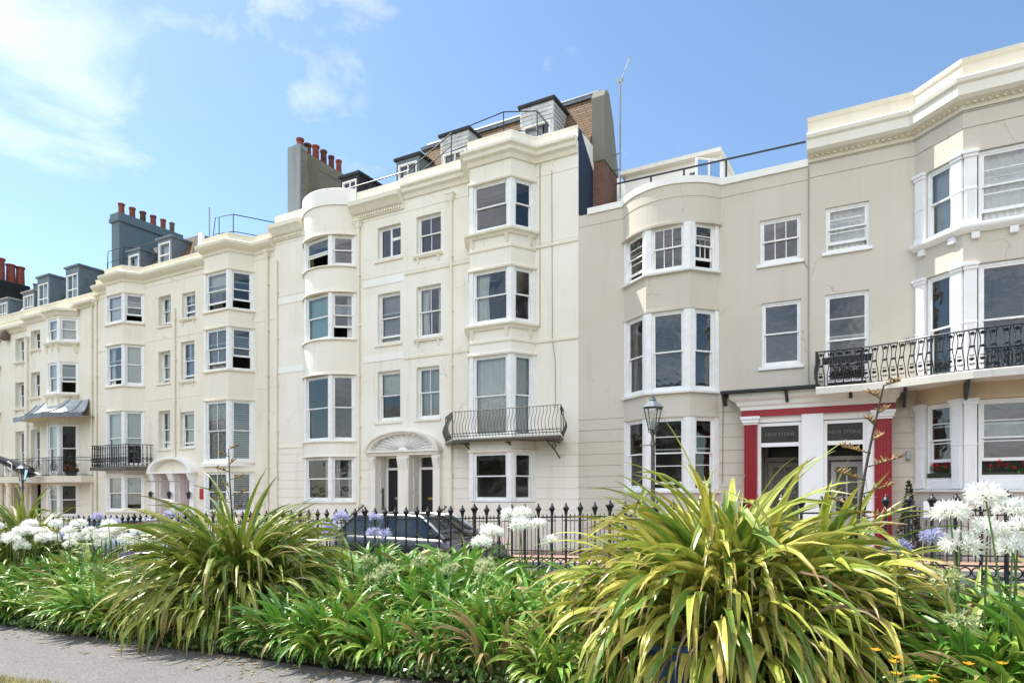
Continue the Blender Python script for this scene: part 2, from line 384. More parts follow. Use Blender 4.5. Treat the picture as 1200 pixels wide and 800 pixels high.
# ------------------------------------------------------------------ windows
rng = random.Random(7)
class Face:                     # a vertical plane: O + u*a - depth, measured from outside
    def __init__(s, O, u): s.O = O; L = math.hypot(*u); s.u = (u[0] / L, u[1] / L); s.n = (s.u[1], -s.u[0])
    def p(s, a, z, off): return (s.O[0] + s.u[0] * a + s.n[0] * off, s.O[1] + s.u[1] * a + s.n[1] * off, z)
    def box(s, mb, a0, a1, z0, z1, o0, o1):
        return mb.obox(s.p(a0, z0, o0), (*s.u, 0), (*s.n, 0), a1 - a0, o1 - o0, z1 - z0)
def hang(F, a0, a1, z0, z1, off, mat, parent, amp=.022, pitch=.13, gather=0., name='curtain'):
    mb = MB(); n = max(8, int((a1 - a0) / pitch * 6)); ph = rng.random() * 6
    rows = 5
    for j in range(rows + 1):
        z = z0 + (z1 - z0) * j / rows
        for i in range(n + 1):
            t = i / n; sq = 1 - gather * math.sin(math.pi * min(1, (1 - j / rows) * 1.1)) * .5
            a = a0 + (a1 - a0) * (t * sq if gather >= 0 else 1 - (1 - t) * (1 + gather))
            mb.v.append(F.p(a, z, off + amp * math.sin(ph + t * (a1 - a0) / pitch * 6.28 + .25 * math.sin(j + ph)) * (1 - .25 * j / rows)))
    for j in range(rows):
        for i in range(n): k = j * (n + 1) + i; mb.f.append((k, k + 1, k + n + 2, k + n + 1))
    return mb.build(name, mat, parent, smooth=True, recalc=False)
def slats(F, a0, a1, z0, z1, off, mat, parent, pitch=.05):
    mb = MB(); z = z0
    while z < z1:
        mb.quad(F.p(a0, z, off + .018), F.p(a1, z, off + .018), F.p(a1, z + pitch * .72, off - .012), F.p(a0, z + pitch * .72, off - .012)); z += pitch
    return mb.build('blind', mat, parent, recalc=False)
def sash(root, F, a0, a1, z0, z1, sb=.12, cur='none', op=0., ops=0., bars=(0, 0), bars_low=None, mr=.5, fw=.055, sill=None, frame=None, casement=False):
    """one window: the object itself is the white frame; pane, curtain and sill are its sub-parts"""
    mb = MB(); fr = frame or M['timber']; b = F.box
    b(mb, a0, a0 + fw, z0, z1, -sb - .11, -sb); b(mb, a1 - fw, a1, z0, z1, -sb - .11, -sb)
    b(mb, a0 + fw, a1 - fw, z1 - fw, z1, -sb - .11, -sb); b(mb, a0 + fw, a1 - fw, z0, z0 + fw * 1.25, -sb - .11, -sb + .004)
    ia, ib = a0 + fw, a1 - fw; zb, zt = z0 + fw * 1.25, z1 - fw; zm = zb + (zt - zb) * mr
    gp = MB()
    def leafsash(p0, p1, q0, q1, f, bars, st=.042, bot=.05, top=.045):
        d0, d1 = f - .035, f
        b(mb, p0, p0 + st, q0, q1, d0, d1); b(mb, p1 - st, p1, q0, q1, d0, d1)
        b(mb, p0 + st, p1 - st, q1 - top, q1, d0, d1); b(mb, p0 + st, p1 - st, q0, q0 + bot, d0, d1)
        nx, nz = bars
        for i in range(nx):
            c = p0 + st + (p1 - p0 - 2 * st) * (i + 1) / (nx + 1); b(mb, c - .011, c + .011, q0 + bot, q1 - top, d0 + .006, d1 - .004)
        for i in range(nz):
            c = q0 + bot + (q1 - top - q0 - bot) * (i + 1) / (nz + 1); b(mb, p0 + st, p1 - st, c - .011, c + .011, d0 + .008, d1 - .006)
        m = f - .018
        gp.quad(F.p(p0 + st, q0 + bot, m), F.p(p1 - st, q0 + bot, m), F.p(p1 - st, q1 - top, m), F.p(p0 + st, q1 - top, m))
    if casement:
        c = ia + (ib - ia) * .5
        leafsash(ia, c, zb, zt, -sb - .02, (0, 0)); leafsash(c, ib, zm + .1, zt, -sb - .012, (0, 0)); leafsash(c, ib, zb, zm + .1, -sb - .02, (0, 0))
    else:
        ut = zt - ops; leafsash(ia, ib, zm - ops, ut, -sb - .018, bars, bot=.038)
        leafsash(ia, ib, zb + op, zm + .038 + op, -sb - .058, bars if bars_low is None else bars_low, bot=.07, top=.038)
    w = mb.build('window', fr, root)
    gp.build('pane', M['glass'], w, recalc=False)
    o = -sb - .17; A0, A1 = a0 + .03, a1 - .03
    if cur in ('net', 'teal', 'lace', 'drape', 'greydrape', 'bluedrape'): hang(F, A0, A1, z0 + .03, z1 - .03, o, M[cur], w, amp=.02)
    elif cur.startswith('sides'):
        m = M[cur.split(':')[1]]; q = (A1 - A0) * .34
        hang(F, A0, A0 + q, z0 + .03, z1 - .02, o, m, w, gather=.25); hang(F, A1 - q, A1, z0 + .03, z1 - .02, o, m, w, gather=-.2)
    elif cur.startswith('left'): hang(F, A0, A0 + (A1 - A0) * .4, z0 + .03, z1 - .02, o, M[cur.split(':')[1]], w, gather=.2)
    elif cur.startswith('right'): hang(F, A1 - (A1 - A0) * .38, A1, z0 + .03, z1 - .02, o, M[cur.split(':')[1]], w, gather=-.15)
    elif cur.startswith('blind'): slats(F, A0, A1, z0 + .03 + (z1 - z0) * (float(cur.split(':')[1]) if ':' in cur else 0), z1 - .02, o, M['blind'], w)
    elif cur == 'navy': slats(F, A0, A1, z0 + .03, z1 - .02, o, M['navyblind'], w)
    elif cur == 'shutter': slats(F, A0, A1, z0 + .03, z1 - .02, o, M['roller'], w, pitch=.075)
    elif cur.startswith('wood'): slats(F, A0, A1, z0 + .03, z1 - .02, o, M['wood_blind'], w)
    elif cur.startswith('roller'):
        r = MB(); F.box(r, A0, A1, z1 - (z1 - z0) * float(cur.split(':')[1]), z1 - .03, o - .004, o); r.build('blind', M['roller'], w)
    if sill:
        s = MB(); pr = .11 if sill != 'thin' else .06
        F.box(s, a0 - .07, a1 + .07, z0 - .075, z0 - .002, -sb - .02, pr)
        if sill == 'bracket':
            F.box(s, a0 - .10, a1 + .10, z0 - .12, z0 - .0755, -.02, pr - .025)
            for c in (a0 + .08, a1 - .08):
                s.hull([F.p(c - .045, z0 - .30, -.02), F.p(c + .045, z0 - .30, -.02), F.p(c + .045, z0 - .30, .02), F.p(c - .045, z0 - .30, .02)],
                       [F.p(c - .045, z0 - .1205, -.02), F.p(c + .045, z0 - .1205, -.02), F.p(c + .045, z0 - .1205, .075), F.p(c - .045, z0 - .1205, .075)])
        s.build('sill', sill_mat[0], w, bevel=.006)
    return w
sill_mat = [M['white']]
DP = 18.0
FLAT = Face((0, DP), (1, 0))            # the plane of the terrace; a == world x
def E(z): return z + ZE
def flatwin(root, x0, x1, z0, z1, **kw): return sash(root, FLAT, x0, x1, E(z0), E(z1), **kw)
def arc(xl, xr, p, n):                  # plan of a segmental bow, left to right
    h = (xr - xl) / 2; r = (h * h + p * p) / (2 * p); cx = (xl + xr) / 2; cy = DP - p + r; a = math.asin(h / r)
    return [(cx + r * math.sin(-a + 2 * a * i / n), cy - r * math.cos(-a + 2 * a * i / n)) for i in range(n + 1)]
def canted(xl, x1, x2, xr, p): return [(xl, DP), (x1, DP - p), (x2, DP - p), (xr, DP)]
def band(root, line, z0, z1, mat, name='bay_wall', out=0., smooth=False):
    mb = MB(); mb.sweep(line, [(out, E(z0)), (out, E(z1)), (-.16, E(z1)), (-.16, E(z0))])
    # floor and ceiling of the storey inside the bay
    inner = [(x, y) for x, y in line]
    n = len(inner)
    for z in (z0 + .012, z1 - .012): mb.add([(x, y + .04, E(z)) for x, y in inner] + [(inner[-1][0], DP + .3, E(z)), (inner[0][0], DP + .3, E(z))], [tuple(range(n + 2))])
    return mb.build(name, mat, root)
def moulding(root, line, prof, mat, name='string_course', bevel=0.):
    mb = MB(); mb.sweep(line, [(o, E(z)) for o, z in prof]); return mb.build(name, mat, root)
def bay_windows(root, line, z0, z1, specs, post=.085, m=.075, frame=None, **kw):
    """one window on each facet of a bay, with a turned post at each corner"""
    n = len(line) - 1
    for i in range(n):
        A, B = line[i], line[i + 1]; L = math.hypot(B[0] - A[0], B[1] - A[1]); F = Face(A, (B[0] - A[0], B[1] - A[1]))
        l = m if i else m * .8; r = m if i < n - 1 else m * .8
        sp = dict(kw); sp.update(specs[i] if i < len(specs) else {})
        sash(root, F, l, L - r, E(z0), E(z1), sb=.035, frame=frame, **sp)
    for i, (x, y) in enumerate(line):
        mb = MB()
        if 0 < i < n:
            d0 = Vector((line[i][0] - line[i - 1][0], line[i][1] - line[i - 1][1])).normalized(); d1 = Vector((line[i + 1][0] - x, line[i + 1][1] - y)).normalized()
            n0 = Vector((d0.y, -d0.x)); n1 = Vector((d1.y, -d1.x)); nn = (n0 + n1).normalized(); k = 1 / nn.dot(n0)
            P = Vector((x, y)); o = .012
            pts = [P - d0 * (m + .012) + n0 * o, P + nn * k * o, P + d1 * (m + .012) + n1 * o, P + d1 * (m + .012) - n1 * .13, P - nn * .13, P - d0 * (m + .012) - n0 * .13]
            mb.prism([tuple(q) for q in pts], E(z0) + .003, E(z1) - .003)
        else:
            j = 1 if i == 0 else n - 1
            d = Vector((line[j][0] - x, line[j][1] - y)).normalized() * (1)
            nrm = Vector((d.y, -d.x)) * (1 if i == 0 else -1); P = Vector((x, y))
            w = m * .8 + .012
            mb.prism([tuple(q) for q in (P + nrm * .012, P + d * w + nrm * .012, P + d * w - nrm * .12, P - nrm * .12)], E(z0) + .003, E(z1) - .003)
        mb.build('window_post', frame or M['timber'], root)
def head_bead(root, line, z, mat, out=.05, h=.05):
    return moulding(root, line, [(-.1, z - .001), (out, z - .001), (out + .012, z + h * .5), (out, z + h), (-.1, z + h)], mat, 'drip_moulding')
def interior(root, x0, x1, z0, z1, floors=(), depth=2.6):
    mb = MB(); y0, y1 = DP + .33, DP + depth
    a, b, c, d = E(z0), E(z1), x0 + .06, x1 - .06
    mb.quad((c, y1, a), (d, y1, a), (d, y1, b), (c, y1, b)); mb.quad((c, y0, a), (c, y1, a), (c, y1, b), (c, y0, b)); mb.quad((d, y0, a), (d, y1, a), (d, y1, b), (d, y0, b))
    for z in (a, b) + tuple(E(f) for f in floors): mb.quad((c, y0 - .2, z), (d, y0 - .2, z), (d, y1, z), (c, y1, z))
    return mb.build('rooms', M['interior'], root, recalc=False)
def shell(root, x0, x1, zb, zt, mat, back=27., name='party_walls'):
    mb = MB(); a, b = E(zb), E(zt)
    mb.quad((x0, DP, a), (x0, back, a), (x0, back, b), (x0, DP, b)); mb.quad((x1, DP, a), (x1, back, a), (x1, back, b), (x1, DP, b))
    mb.quad((x0, back, a), (x1, back, a), (x1, back, b), (x0, back, b)); mb.quad((x0, DP + .3, b - .45), (x1, DP + .3, b - .45), (x1, back, b - .45), (x0, back, b - .45))
    mb.quad((x0, DP + .3, b - .45), (x1, DP + .3, b - .45), (x1, DP + .3, b), (x0, DP + .3, b)); mb.quad((x0, DP, b), (x1, DP, b), (x1, DP + .3, b), (x0, DP + .3, b))
    return mb.build(name, mat, root, recalc=False)
def pipe(root, x, z0, z1, mat, y=DP - .07, r=.042, hopper=True):
    mb = MB(); mb.tube([(x, y, E(z0)), (x, y, E(z1))], r, 8)
    z = z0 + .6
    while z < z1 - .3:
        mb.lathe(x, y, [(r * 1.35, E(z)), (r * 1.35, E(z) + .09)], 8); mb.box(x - .075, x + .075, y + .02, DP + .01, E(z) + .02, E(z) + .06); z += 1.8
    if hopper:
        mb.hull([(x - .06, y - .05, E(z1) - .02), (x + .06, y - .05, E(z1) - .02), (x + .06, y + .07, E(z1) - .02), (x - .06, y + .07, E(z1) - .02)],
                [(x - .13, y - .10, E(z1) + .2), (x + .13, y - .10, E(z1) + .2), (x + .13, y + .07, E(z1) + .2), (x - .13, y + .07, E(z1) + .2)])
        mb.box(x - .15, x + .15, y - .12, y + .07, E(z1) + .2003, E(z1) + .26)
    return mb.build('drainpipe', mat, root)
def dentils(mb, x0, x1, y, z0, z1, w=.05, gap=.06, d=.05):
    x = x0
    while x < x1 - w: mb.box(x, x + w, y - d, y + .02, E(z0), E(z1)); x += w + gap
def dentils_line(mb, line, z0, z1, out, w=.06, gap=.07, d=.06):
    for A, B in zip(line[:-1], line[1:]):
        F = Face(A, (B[0] - A[0], B[1] - A[1])); L = math.hypot(B[0] - A[0], B[1] - A[1]); a = .05
        while a < L - w: F.box(mb, a, a + w, E(z0), E(z1), out - .02, out + d); a += w + gap
def chimney(root, x0, x1, y0, y1, zb, zt, mat, pots, potmat, cap=.10, potr=.13, poth=.55, capmat=None):
    mb = MB(); mb.box(x0, x1, y0, y1, E(zb), E(zt)); c = mb.build('chimney', mat, root, bevel=.015)
    k = MB(); k.box(x0 - cap, x1 + cap, y0 - cap, y1 + cap, E(zt) - .42, E(zt) - .2); k.box(x0 - cap * .6, x1 + cap * .6, y0 - cap * .6, y1 + cap * .6, E(zt) - .1995, E(zt) + .02)
    k.build('chimney_cap', capmat or mat, c, bevel=.015)
    for i, (y, h, r) in enumerate(pots):
        p = MB(); z = E(zt); xx = (x0 + x1) / 2
        p.lathe(xx, y, [(r * 1.12, z), (r * 1.1, z + .06), (r * .98, z + .09), (r * .88, z + h - .12), (r * 1.06, z + h - .10), (r * 1.1, z + h - .02), (r * .95, z + h), (r * .7, z + h), (r * .66, z + h - .2)], 14)
        p.build('chimney_pot', potmat if not isinstance(potmat, list) else potmat[i % len(potmat)], c, smooth=False)
    return c
def dormer(root, x0, x1, y, z0, z1, depth, wallm, roofm, win=(0, 0), over=.08, cladding=False, wtop=None, bars=(1, 0)):
    mb = MB(); F = Face((x0, y), (1, 0)); W = x1 - x0; m = .10
    wz0, wz1 = E(z0) + .12, (E(wtop) if wtop else E(z1) - .16)
    mb.facade((x0, y), (1, 0), W, E(z0), E(z1), [(m, W - m, wz0, wz1)], reveal=.03)
    mb.quad((x0, y, E(z0)), (x0, y + depth, E(z0)), (x0, y + depth, E(z1)), (x0, y, E(z1))); mb.quad((x1, y, E(z0)), (x1, y + depth, E(z0)), (x1, y + depth, E(z1)), (x1, y, E(z1)))
    mb.quad((x0, y + depth, E(z0)), (x1, y + depth, E(z0)), (x1, y + depth, E(z1)), (x0, y + depth, E(z1)))
    if cladding:                # overlapping weather boards on the front and the cheeks
        z = (E(wtop) + .03 if wtop else E(z0)); 
        while z < E(z1) - .05:
            mb.hull([(x0 - .012, y - .026, z), (x1 + .012, y - .026, z), (x1 + .012, y + .0, z), (x0 - .012, y + .0, z)], [(x0 - .012, y - .006, z + .135), (x1 + .012, y - .006, z + .135), (x1 + .012, y, z + .135), (x0 - .012, y, z + .135)]); z += .14
        z = E(z0)
        while z < E(z1) - .05:
            mb.hull([(x1, y + .001, z), (x1 + .026, y + .001, z), (x1 + .026, y + depth, z), (x1, y + depth, z)], [(x1, y + .001, z + .135), (x1 + .006, y + .001, z + .135), (x1 + .006, y + depth, z + .135), (x1, y + depth, z + .135)]); z += .14
    d = mb.build('dormer', wallm, root, recalc=False)
    r = MB(); r.box(x0 - over, x1 + over, y - over, y + depth + .1, E(z1) + .002, E(z1) + .10); r.build('dormer_roof', roofm, d, bevel=.01)
    w = MB(); wf = .055; g = MB()
    a0, a1 = m, W - m
    F.box(w, a0, a0 + wf, wz0, wz1, -.10, .02); F.box(w, a1 - wf, a1, wz0, wz1, -.10, .02); F.box(w, a0 + wf, a1 - wf, wz1 - wf, wz1, -.10, .02); F.box(w, a0 + wf, a1 - wf, wz0, wz0 + wf * 1.3, -.10, .03)
    zm = (wz0 + wz1) / 2; F.box(w, a0 + wf, a1 - wf, zm - .025, zm + .025, -.07, .0)
    for i in range(bars[0]):
        c = a0 + (a1 - a0) * (i + 1) / (bars[0] + 1); F.box(w, c - .02, c + .02, wz0 + wf, wz1 - wf, -.065, -.01)
    w.build('dormer_window', M['timber'], d)
    g.quad(F.p(a0, wz0, -.05), F.p(a1, wz0, -.05), F.p(a1, wz1, -.05), F.p(a0, wz1, -.05)); g.build('pane', M['glass'], d, recalc=False)
    hang(F, a0 + .05, a0 + (a1 - a0) * .6, wz0 + .05, wz1 - .05, -.22, M['net'], d)
    return d
def slope(root, x0, x1, y0, z0, y1, z1, back, mat, name='roof', hipl=0., hipr=0., zbk=None):
    mb = MB(); a, b = E(z0), E(z1)
    mb.quad((x0, y0, a), (x1, y0, a), (x1 - hipr, y1, b), (x0 + hipl, y1, b)); mb.quad((x0 + hipl, y1, b), (x1 - hipr, y1, b), (x1 - hipr, back, b + .05), (x0 + hipl, back, b + .05))
    mb.quad((x0, y0, a), (x0 + hipl, y1, b), (x0 + hipl, back, b), (x0, back, a)); mb.quad((x1, y0, a), (x1 - hipr, y1, b), (x1 - hipr, back, b), (x1, back, a))
    return mb.build(name, mat, root, recalc=False)
def handrail(root, pts, posts, r=.02, mid=None, mat=None, name='roof_rail'):
    mb = MB(); mb.tube([(x, y, E(z)) for x, y, z in pts], r, 6)
    if mid: mb.tube([(x, y, E(z) - mid) for x, y, z in pts], r * .85, 6)
    for x, y, z0, z1 in posts: mb.tube([(x, y, E(z0)), (x, y, E(z1))], r, 6)
    return mb.build(name, mat or M['iron'], root)
def courses(zlist, h=.022): return [(E(z) - h / 2, E(z) + h / 2) for z in zlist]

# ================================================================== HOUSE WITH TWO BLACK DOORS (middle of the terrace)
def base_z(x): return gz(x) - .17 - ZE          # pavement in ez
def middle_house():
    x0, x1, xm = -20.65, -7.75, -14.25
    root = thing('terrace_house', 'tallest cream house, with two black doors under a fan-shaped arch and a brown tiled mansard', 'house', (-14.2, DP, gz(-14.2) - .18))
    zb = -2.6; zt = 10.75
    wall, trim = M['cream'], M['cream_trim']; sill_mat[0] = trim
    bow = arc(-19.05, -16.46, .62, 16); bow3 = arc(-19.05, -16.46, .52, 3)
    # three unequal lights: narrow, wide, middling
    hh = 1.295; bowpts = [bow[0], bow[3], bow[11], bow[16]]
    bay = canted(-11.54, -11.10, -9.62, -9.18, .75)
    ops = []
    L = [(-15.44, -14.41, 8.13, 9.28), (-15.44, -14.43, 5.17, 6.93), (-15.44, -14.43, 2.45, 4.2)]
    Rr = [(-13.73, -12.72, 8.01, 9.32), (-13.73, -12.72, 5.18, 6.93), (-13.73, -12.78, 2.43, 4.2)]
    for a in L + Rr: ops.append((a[0] - x0, a[1] - x0, E(a[2]), E(a[3]), .13))
    doors = [(-15.41, -14.40, -1.36, 1.22), (-13.94, -12.95, -1.36, 1.22)]
    for a in doors: ops.append((a[0] - x0, a[1] - x0, E(a[2]), E(a[3]), .50))
    ops.append((-18.85 - x0, -16.66 - x0, E(-.4), E(9.2), .3)); ops.append((-11.40 - x0, -9.32 - x0, E(-.33), E(9.4), .3))
    cs = courses([1.41, 1.08, .74, .41, .08, -.25, -.58, -.92]) + courses([9.60], .016) + courses([7.55], .014)
    w = MB(); w.facade((x0, DP), (1, 0), x1 - x0, E(zb), E(zt), ops, cs); w.build('front_wall', wall, root)
    shell(root, x0, x1, zb, zt, wall)
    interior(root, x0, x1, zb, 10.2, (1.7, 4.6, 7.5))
    for z in (7.36, 4.69):
        for p, q in ((x0 + .02, -19.06), (-16.1, xm)): b = MB(); b.box(p, q, DP - .02, DP + .01, E(z - .12), E(z + .12)); b.build('white_string_band', M['white_wall'], root)
    moulding(root, [(xm, DP), (-11.54, DP)], [(-.01, 7.42), (.035, 7.42), (.045, 7.5), (-.01, 7.5)], trim); moulding(root, [(-9.17, DP), (x1, DP)], [(-.01, 7.42), (.035, 7.42), (.045, 7.5), (-.01, 7.5)], trim)
    moulding(root, [(xm, DP), (-11.54, DP)], [(-.01, 4.52), (.03, 4.52), (.04, 4.6), (-.01, 4.6)], trim); moulding(root, [(-9.17, DP), (x1, DP)], [(-.01, 4.52), (.035, 4.52), (.045, 4.6), (-.01, 4.6)], trim)
    moulding(root, [(x0, DP), (-19.06, DP)], [(-.01, 1.66), (.03, 1.66), (.03, 1.72), (-.01, 1.72)], trim)
    # cornices
    cL = [(-.06, 9.72), (.05, 9.72), (.07, 9.86), (.16, 9.9), (.30, 10.06), (.38, 10.12), (.40, 10.26), (.28, 10.32), (.05, 10.36), (-.06, 10.36)]
    for A, B in ((x0, -19.0), (-16.5, xm)):
        c = MB(); c.sweep([(A, DP), (B, DP)], [(o, E(z)) for o, z in cL]); dentils(c, A + .08, B - .05, DP - .055, 9.765, 9.855, .05, .055, .07); c.build('cornice', trim, root)
    rt = [(xm + .02, DP)] + bay + [(x1, DP)]
    moulding(root, rt, [(-.06, 10.02), (.05, 10.02), (.10, 10.14), (.20, 10.2), (.22, 10.3), (.30, 10.36), (.30, 10.44), (.12, 10.48), (-.06, 10.48)], trim, 'cornice')
    moulding(root, rt, [(-.2, 10.35), (.055, 10.35), (.055, 10.76), (.075, 10.77), (.075, 10.82), (-.2, 10.82)], wall, 'parapet')
    # the bow
    for za, zc in ((9.22, 10.83), (7.16, 8.09), (4.2, 5.46), (1.24, 1.79), (zb, -.42)): band(root, bow, za, zc, wall)
    moulding(root, bow, [(-.2, 10.27), (.05, 10.27), (.05, 10.84), (.02, 10.87), (-.2, 10.87)], M['white_wall'], 'bow_parapet')
    for z in (9.22, 7.16, 4.2, 1.24): moulding(root, bow, [(-.1, z - .012), (.06, z - .012), (.045, z + .05), (-.1, z + .07)], trim, 'drip_moulding')
    for z in (8.09, 5.46, 1.79, -.40): moulding(root, bow, [(-.1, z - .03), (.07, z - .03), (.07, z + .012), (-.1, z + .02)], trim, 'bow_sill')
    bay_windows(root, bowpts, 8.1, 9.2, [dict(cur='none'), dict(cur='none', op=.42), dict(cur='none')])
    bay_windows(root, bowpts, 5.47, 7.14, [dict(cur='none'), dict(cur='teal'), dict(cur='right:drape', op=.36, bars=(0, 1), bars_low=(0, 0))])
    bay_windows(root, bowpts, 1.8, 4.18, [dict(), dict(cur='none', bars_low=(0, 0)), dict(cur='none')], mr=.5)
    bay_windows(root, bowpts, -.38, 1.22, [dict(), dict(cur='right:drape'), dict(cur='sides:drape')])
    # the canted bay
    for za, zc in ((9.45, 10.4), (6.78, 7.88), (4.16, 5.05), (1.2, 1.62), (zb, -.35)): band(root, bay, za, zc, wall)
    for z in (7.88, 5.05):
        moulding(root, bay, [(-.1, z - .13), (.05, z - .13), (.10, z - .05), (.17, z - .03), (.18, z + .03), (.1, z + .06), (-.1, z + .07)], trim, 'bay_sill')
        moulding(root, bay, [(-.1, z - .52), (.03, z - .52), (.04, z - .46), (-.1, z - .44)], trim)
        for (x, y, s) in ((-11.10, DP - .75, 1), (-9.62, DP - .75, -1), (-9.27, DP - .16, 0)):
            br = MB(); br.hull([(x - .04 + .12 * s, y - .02, E(z - .38)), (x + .04 + .12 * s, y - .02, E(z - .38)), (x + .04 + .12 * s, y + .1, E(z - .38)), (x - .04 + .12 * s, y + .1, E(z - .38))],
                    [(x - .05 + .12 * s, y - .12, E(z - .131)), (x + .05 + .12 * s, y - .12, E(z - .131)), (x + .05 + .12 * s, y + .1, E(z - .131)), (x - .05 + .12 * s, y + .1, E(z - .131))])
            br.build('sill_bracket', trim, root)
    for z in (9.45, 6.78, 4.16, 1.2): moulding(root, bay, [(-.1, z - .012), (.055, z - .012), (.07, z + .04), (.03, z + .08), (-.1, z + .08)], trim, 'drip_moulding')
    bay_windows(root, bay, 7.95, 9.44, [dict(), dict(cur='none'), dict(cur='none')], post=.1, m=.12)
    bay_windows(root, bay, 5.12, 6.77, [dict(), dict(cur='left:net'), dict(cur='none')], m=.12)
    bay_windows(root, bay, 1.63, 4.15, [dict(), dict(cur='net'), dict(cur='net')], m=.12)
    bay_windows(root, bay, -.33, 1.19, [dict(), dict(cur='none'), dict(cur='none')], m=.12)
    # flat windows
    flatwin(root, *L[0], cur='none', casement=True, sill=None); flatwin(root, *L[1], cur='greydrape', op=.16); flatwin(root, *L[2], cur='roller:.45')
    for a in L:
        s = MB(); s.box(a[0] - .12, a[1] + .10, DP - .05, DP + .1, E(a[2]) - .10, E(a[2]) - .002); s.build('sill', trim, root)
    flatwin(root, *Rr[0], cur='none', bars=(1, 0), sill='bracket'); flatwin(root, *Rr[1], cur='sides:net', bars=(1, 0), bars_low=(1, 0), sill='bracket'); flatwin(root, *Rr[2], cur='lace', bars=(1, 0), sill='thin')
    # portico: fan arch on consoles over two doors
    ow = M['oldwhite']; A = DP - .28; xa, xb = -15.83, -12.62; cx = (xa + xb) / 2
    for a, b_, d in ((-15.70, -15.42, .16), (-14.40, -13.94, .18), (-12.94, -12.66, .16)):
        p = MB(); p.box(a, b_, DP - d, DP + .02, E(-1.36), E(1.12)); p.box(a - .03, b_ + .03, DP - d - .03, DP + .02, E(1.12), E(1.22)); p.box(a - .03, b_ + .03, DP - d - .03, DP + .02, E(-1.36), E(-1.12))
        p.hull([(a + .02, DP - d - .001, E(.72)), (b_ - .02, DP - d - .001, E(.72)), (b_ - .02, DP - d + .05, E(.72)), (a + .02, DP - d + .05, E(.72))], [(a + .02, DP - d - .10, E(1.119)), (b_ - .02, DP - d - .10, E(1.119)), (b_ - .02, DP - d + .05, E(1.119)), (a + .02, DP - d + .05, E(1.119))])
        p.build('door_pilaster', ow, root, bevel=.008)
    e = MB(); e.box(xa + .06, xb - .06, A + .05, DP + .02, E(1.22), E(1.33)); e.box(xa, xb, A - .02, DP + .02, E(1.3303), E(1.40)); dentils(e, xa + .05, xb - .05, A + .05, 1.27, 1.325, .045, .045, .03)
    r_ = lambda t, hx, hz: (cx + hx * math.cos(t), E(1.40) + hz * math.sin(t))
    N = 24; hx, hz = 1.58, .66
    for i in range(N):
        t0, t1 = math.pi * i / N, math.pi * (i + 1) / N
        for (fo, fi, yo) in ((1.0, .93, A - .04), (.93, .84, A + .03)):
            P = [r_(t0, hx * fi, hz * fi), r_(t1, hx * fi, hz * fi), r_(t1, hx * fo, hz * fo), r_(t0, hx * fo, hz * fo)]
            e.add([(x, yo, z) for x, z in P] + [(x, DP + .02, z) for x, z in P], ((0, 1, 2, 3), (7, 6, 5, 4), (0, 4, 5, 1), (2, 6, 7, 3), (1, 5, 6, 2), (3, 7, 4, 0)))
        if i % 2 == 0: # small blocks under the arch moulding
            q = r_((t0 + t1) / 2, hx * .86, hz * .84); e.box(q[0] - .02, q[0] + .02, A + .0, A + .05, q[1] - .02, q[1] + .02)
    e.build('door_arch', ow, root)
    f = MB(); F0 = DP - .05
    for i in range(15):                            # scalloped sunburst
        t0, t1 = math.pi * i / 15, math.pi * (i + 1) / 15; tm = (t0 + t1) / 2
        a, b_, m_ = r_(t0, hx * .84, hz * .84), r_(t1, hx * .84, hz * .84), r_(tm, hx * .84, hz * .84); o0, o1, om = r_(t0, .22, .1), r_(t1, .22, .1), r_(tm, .22, .1)
        f.quad((o0[0], F0 - .05, o0[1]), (om[0], F0 + .02, om[1]), (m_[0], F0 + .045, m_[1]), (a[0], F0 - .07, a[1])); f.quad((om[0], F0 + .02, om[1]), (o1[0], F0 - .05, o1[1]), (b_[0], F0 - .07, b_[1]), (m_[0], F0 + .045, m_[1]))
    f.add([(cx + .22 * math.cos(math.pi * i / 10), F0 - .07, E(1.40) + .1 * math.sin(math.pi * i / 10)) for i in range(11)], [tuple(range(11))])
    f.build('fan_shell', M['white_wall'], root, recalc=False)
    for i, (a, b_, c, d) in enumerate(doors):
        y = DP + .50
        fr = MB(); fr.box(a, a + .07, y - .06, y + .05, E(c), E(d)); fr.box(b_ - .07, b_, y - .06, y + .05, E(c), E(d)); fr.box(a + .07, b_ - .07, y - .06, y + .05, E(d) - .06, E(d)); fr.box(a + .07, b_ - .07, y - .07, y + .05, E(.74), E(.82))
        fr.build('door_frame', M['white'], root)
        for k in range(4): z = E(c) + .15 + k * .62; pn = MB(); pn.box(a - .001, a + .018, DP + .10, y - .12, z, z + .48); pn.build('reveal_panel', ow, root)
        dr = MB(); dr.box(a + .07, b_ - .07, y - .02, y + .02, E(c), E(.74))
        for (u0, u1) in ((.14, .42), (.56, .84)):
            for (v0, v1) in ((.10, .40), (.50, .93)):
                xa_, xb_ = a + .07 + (b_ - a - .14) * u0, a + .07 + (b_ - a - .14) * u1; za_, zc_ = E(c) + (.74 - c) * v0, E(c) + (.74 - c) * v1
                dr.box(xa_, xb_, y - .032, y - .0199, za_, zc_)
        D_ = dr.build('door', M['blackdoor'], root, bevel=.006)
        kk = MB(); kk.box((a + b_) / 2 - .13, (a + b_) / 2 + .13, y - .045, y - .0325, E(-.30), E(-.22)); kk.lathe((a + b_) / 2 + .3, y - .05, [(.01, E(-.28)), (.03, E(-.25)), (.01, E(-.22))], 8); kk.build('letter_plate', M['brass'] if i else M['grey_metal'], D_)
        tg = MB(); tg.quad((a + .07, y - .01, E(.82)), (b_ - .07, y - .01, E(.82)), (b_ - .07, y - .01, E(d) - .06), (a + .07, y - .01, E(d) - .06)); tg.build('transom_pane', M['glass'], root, recalc=False)
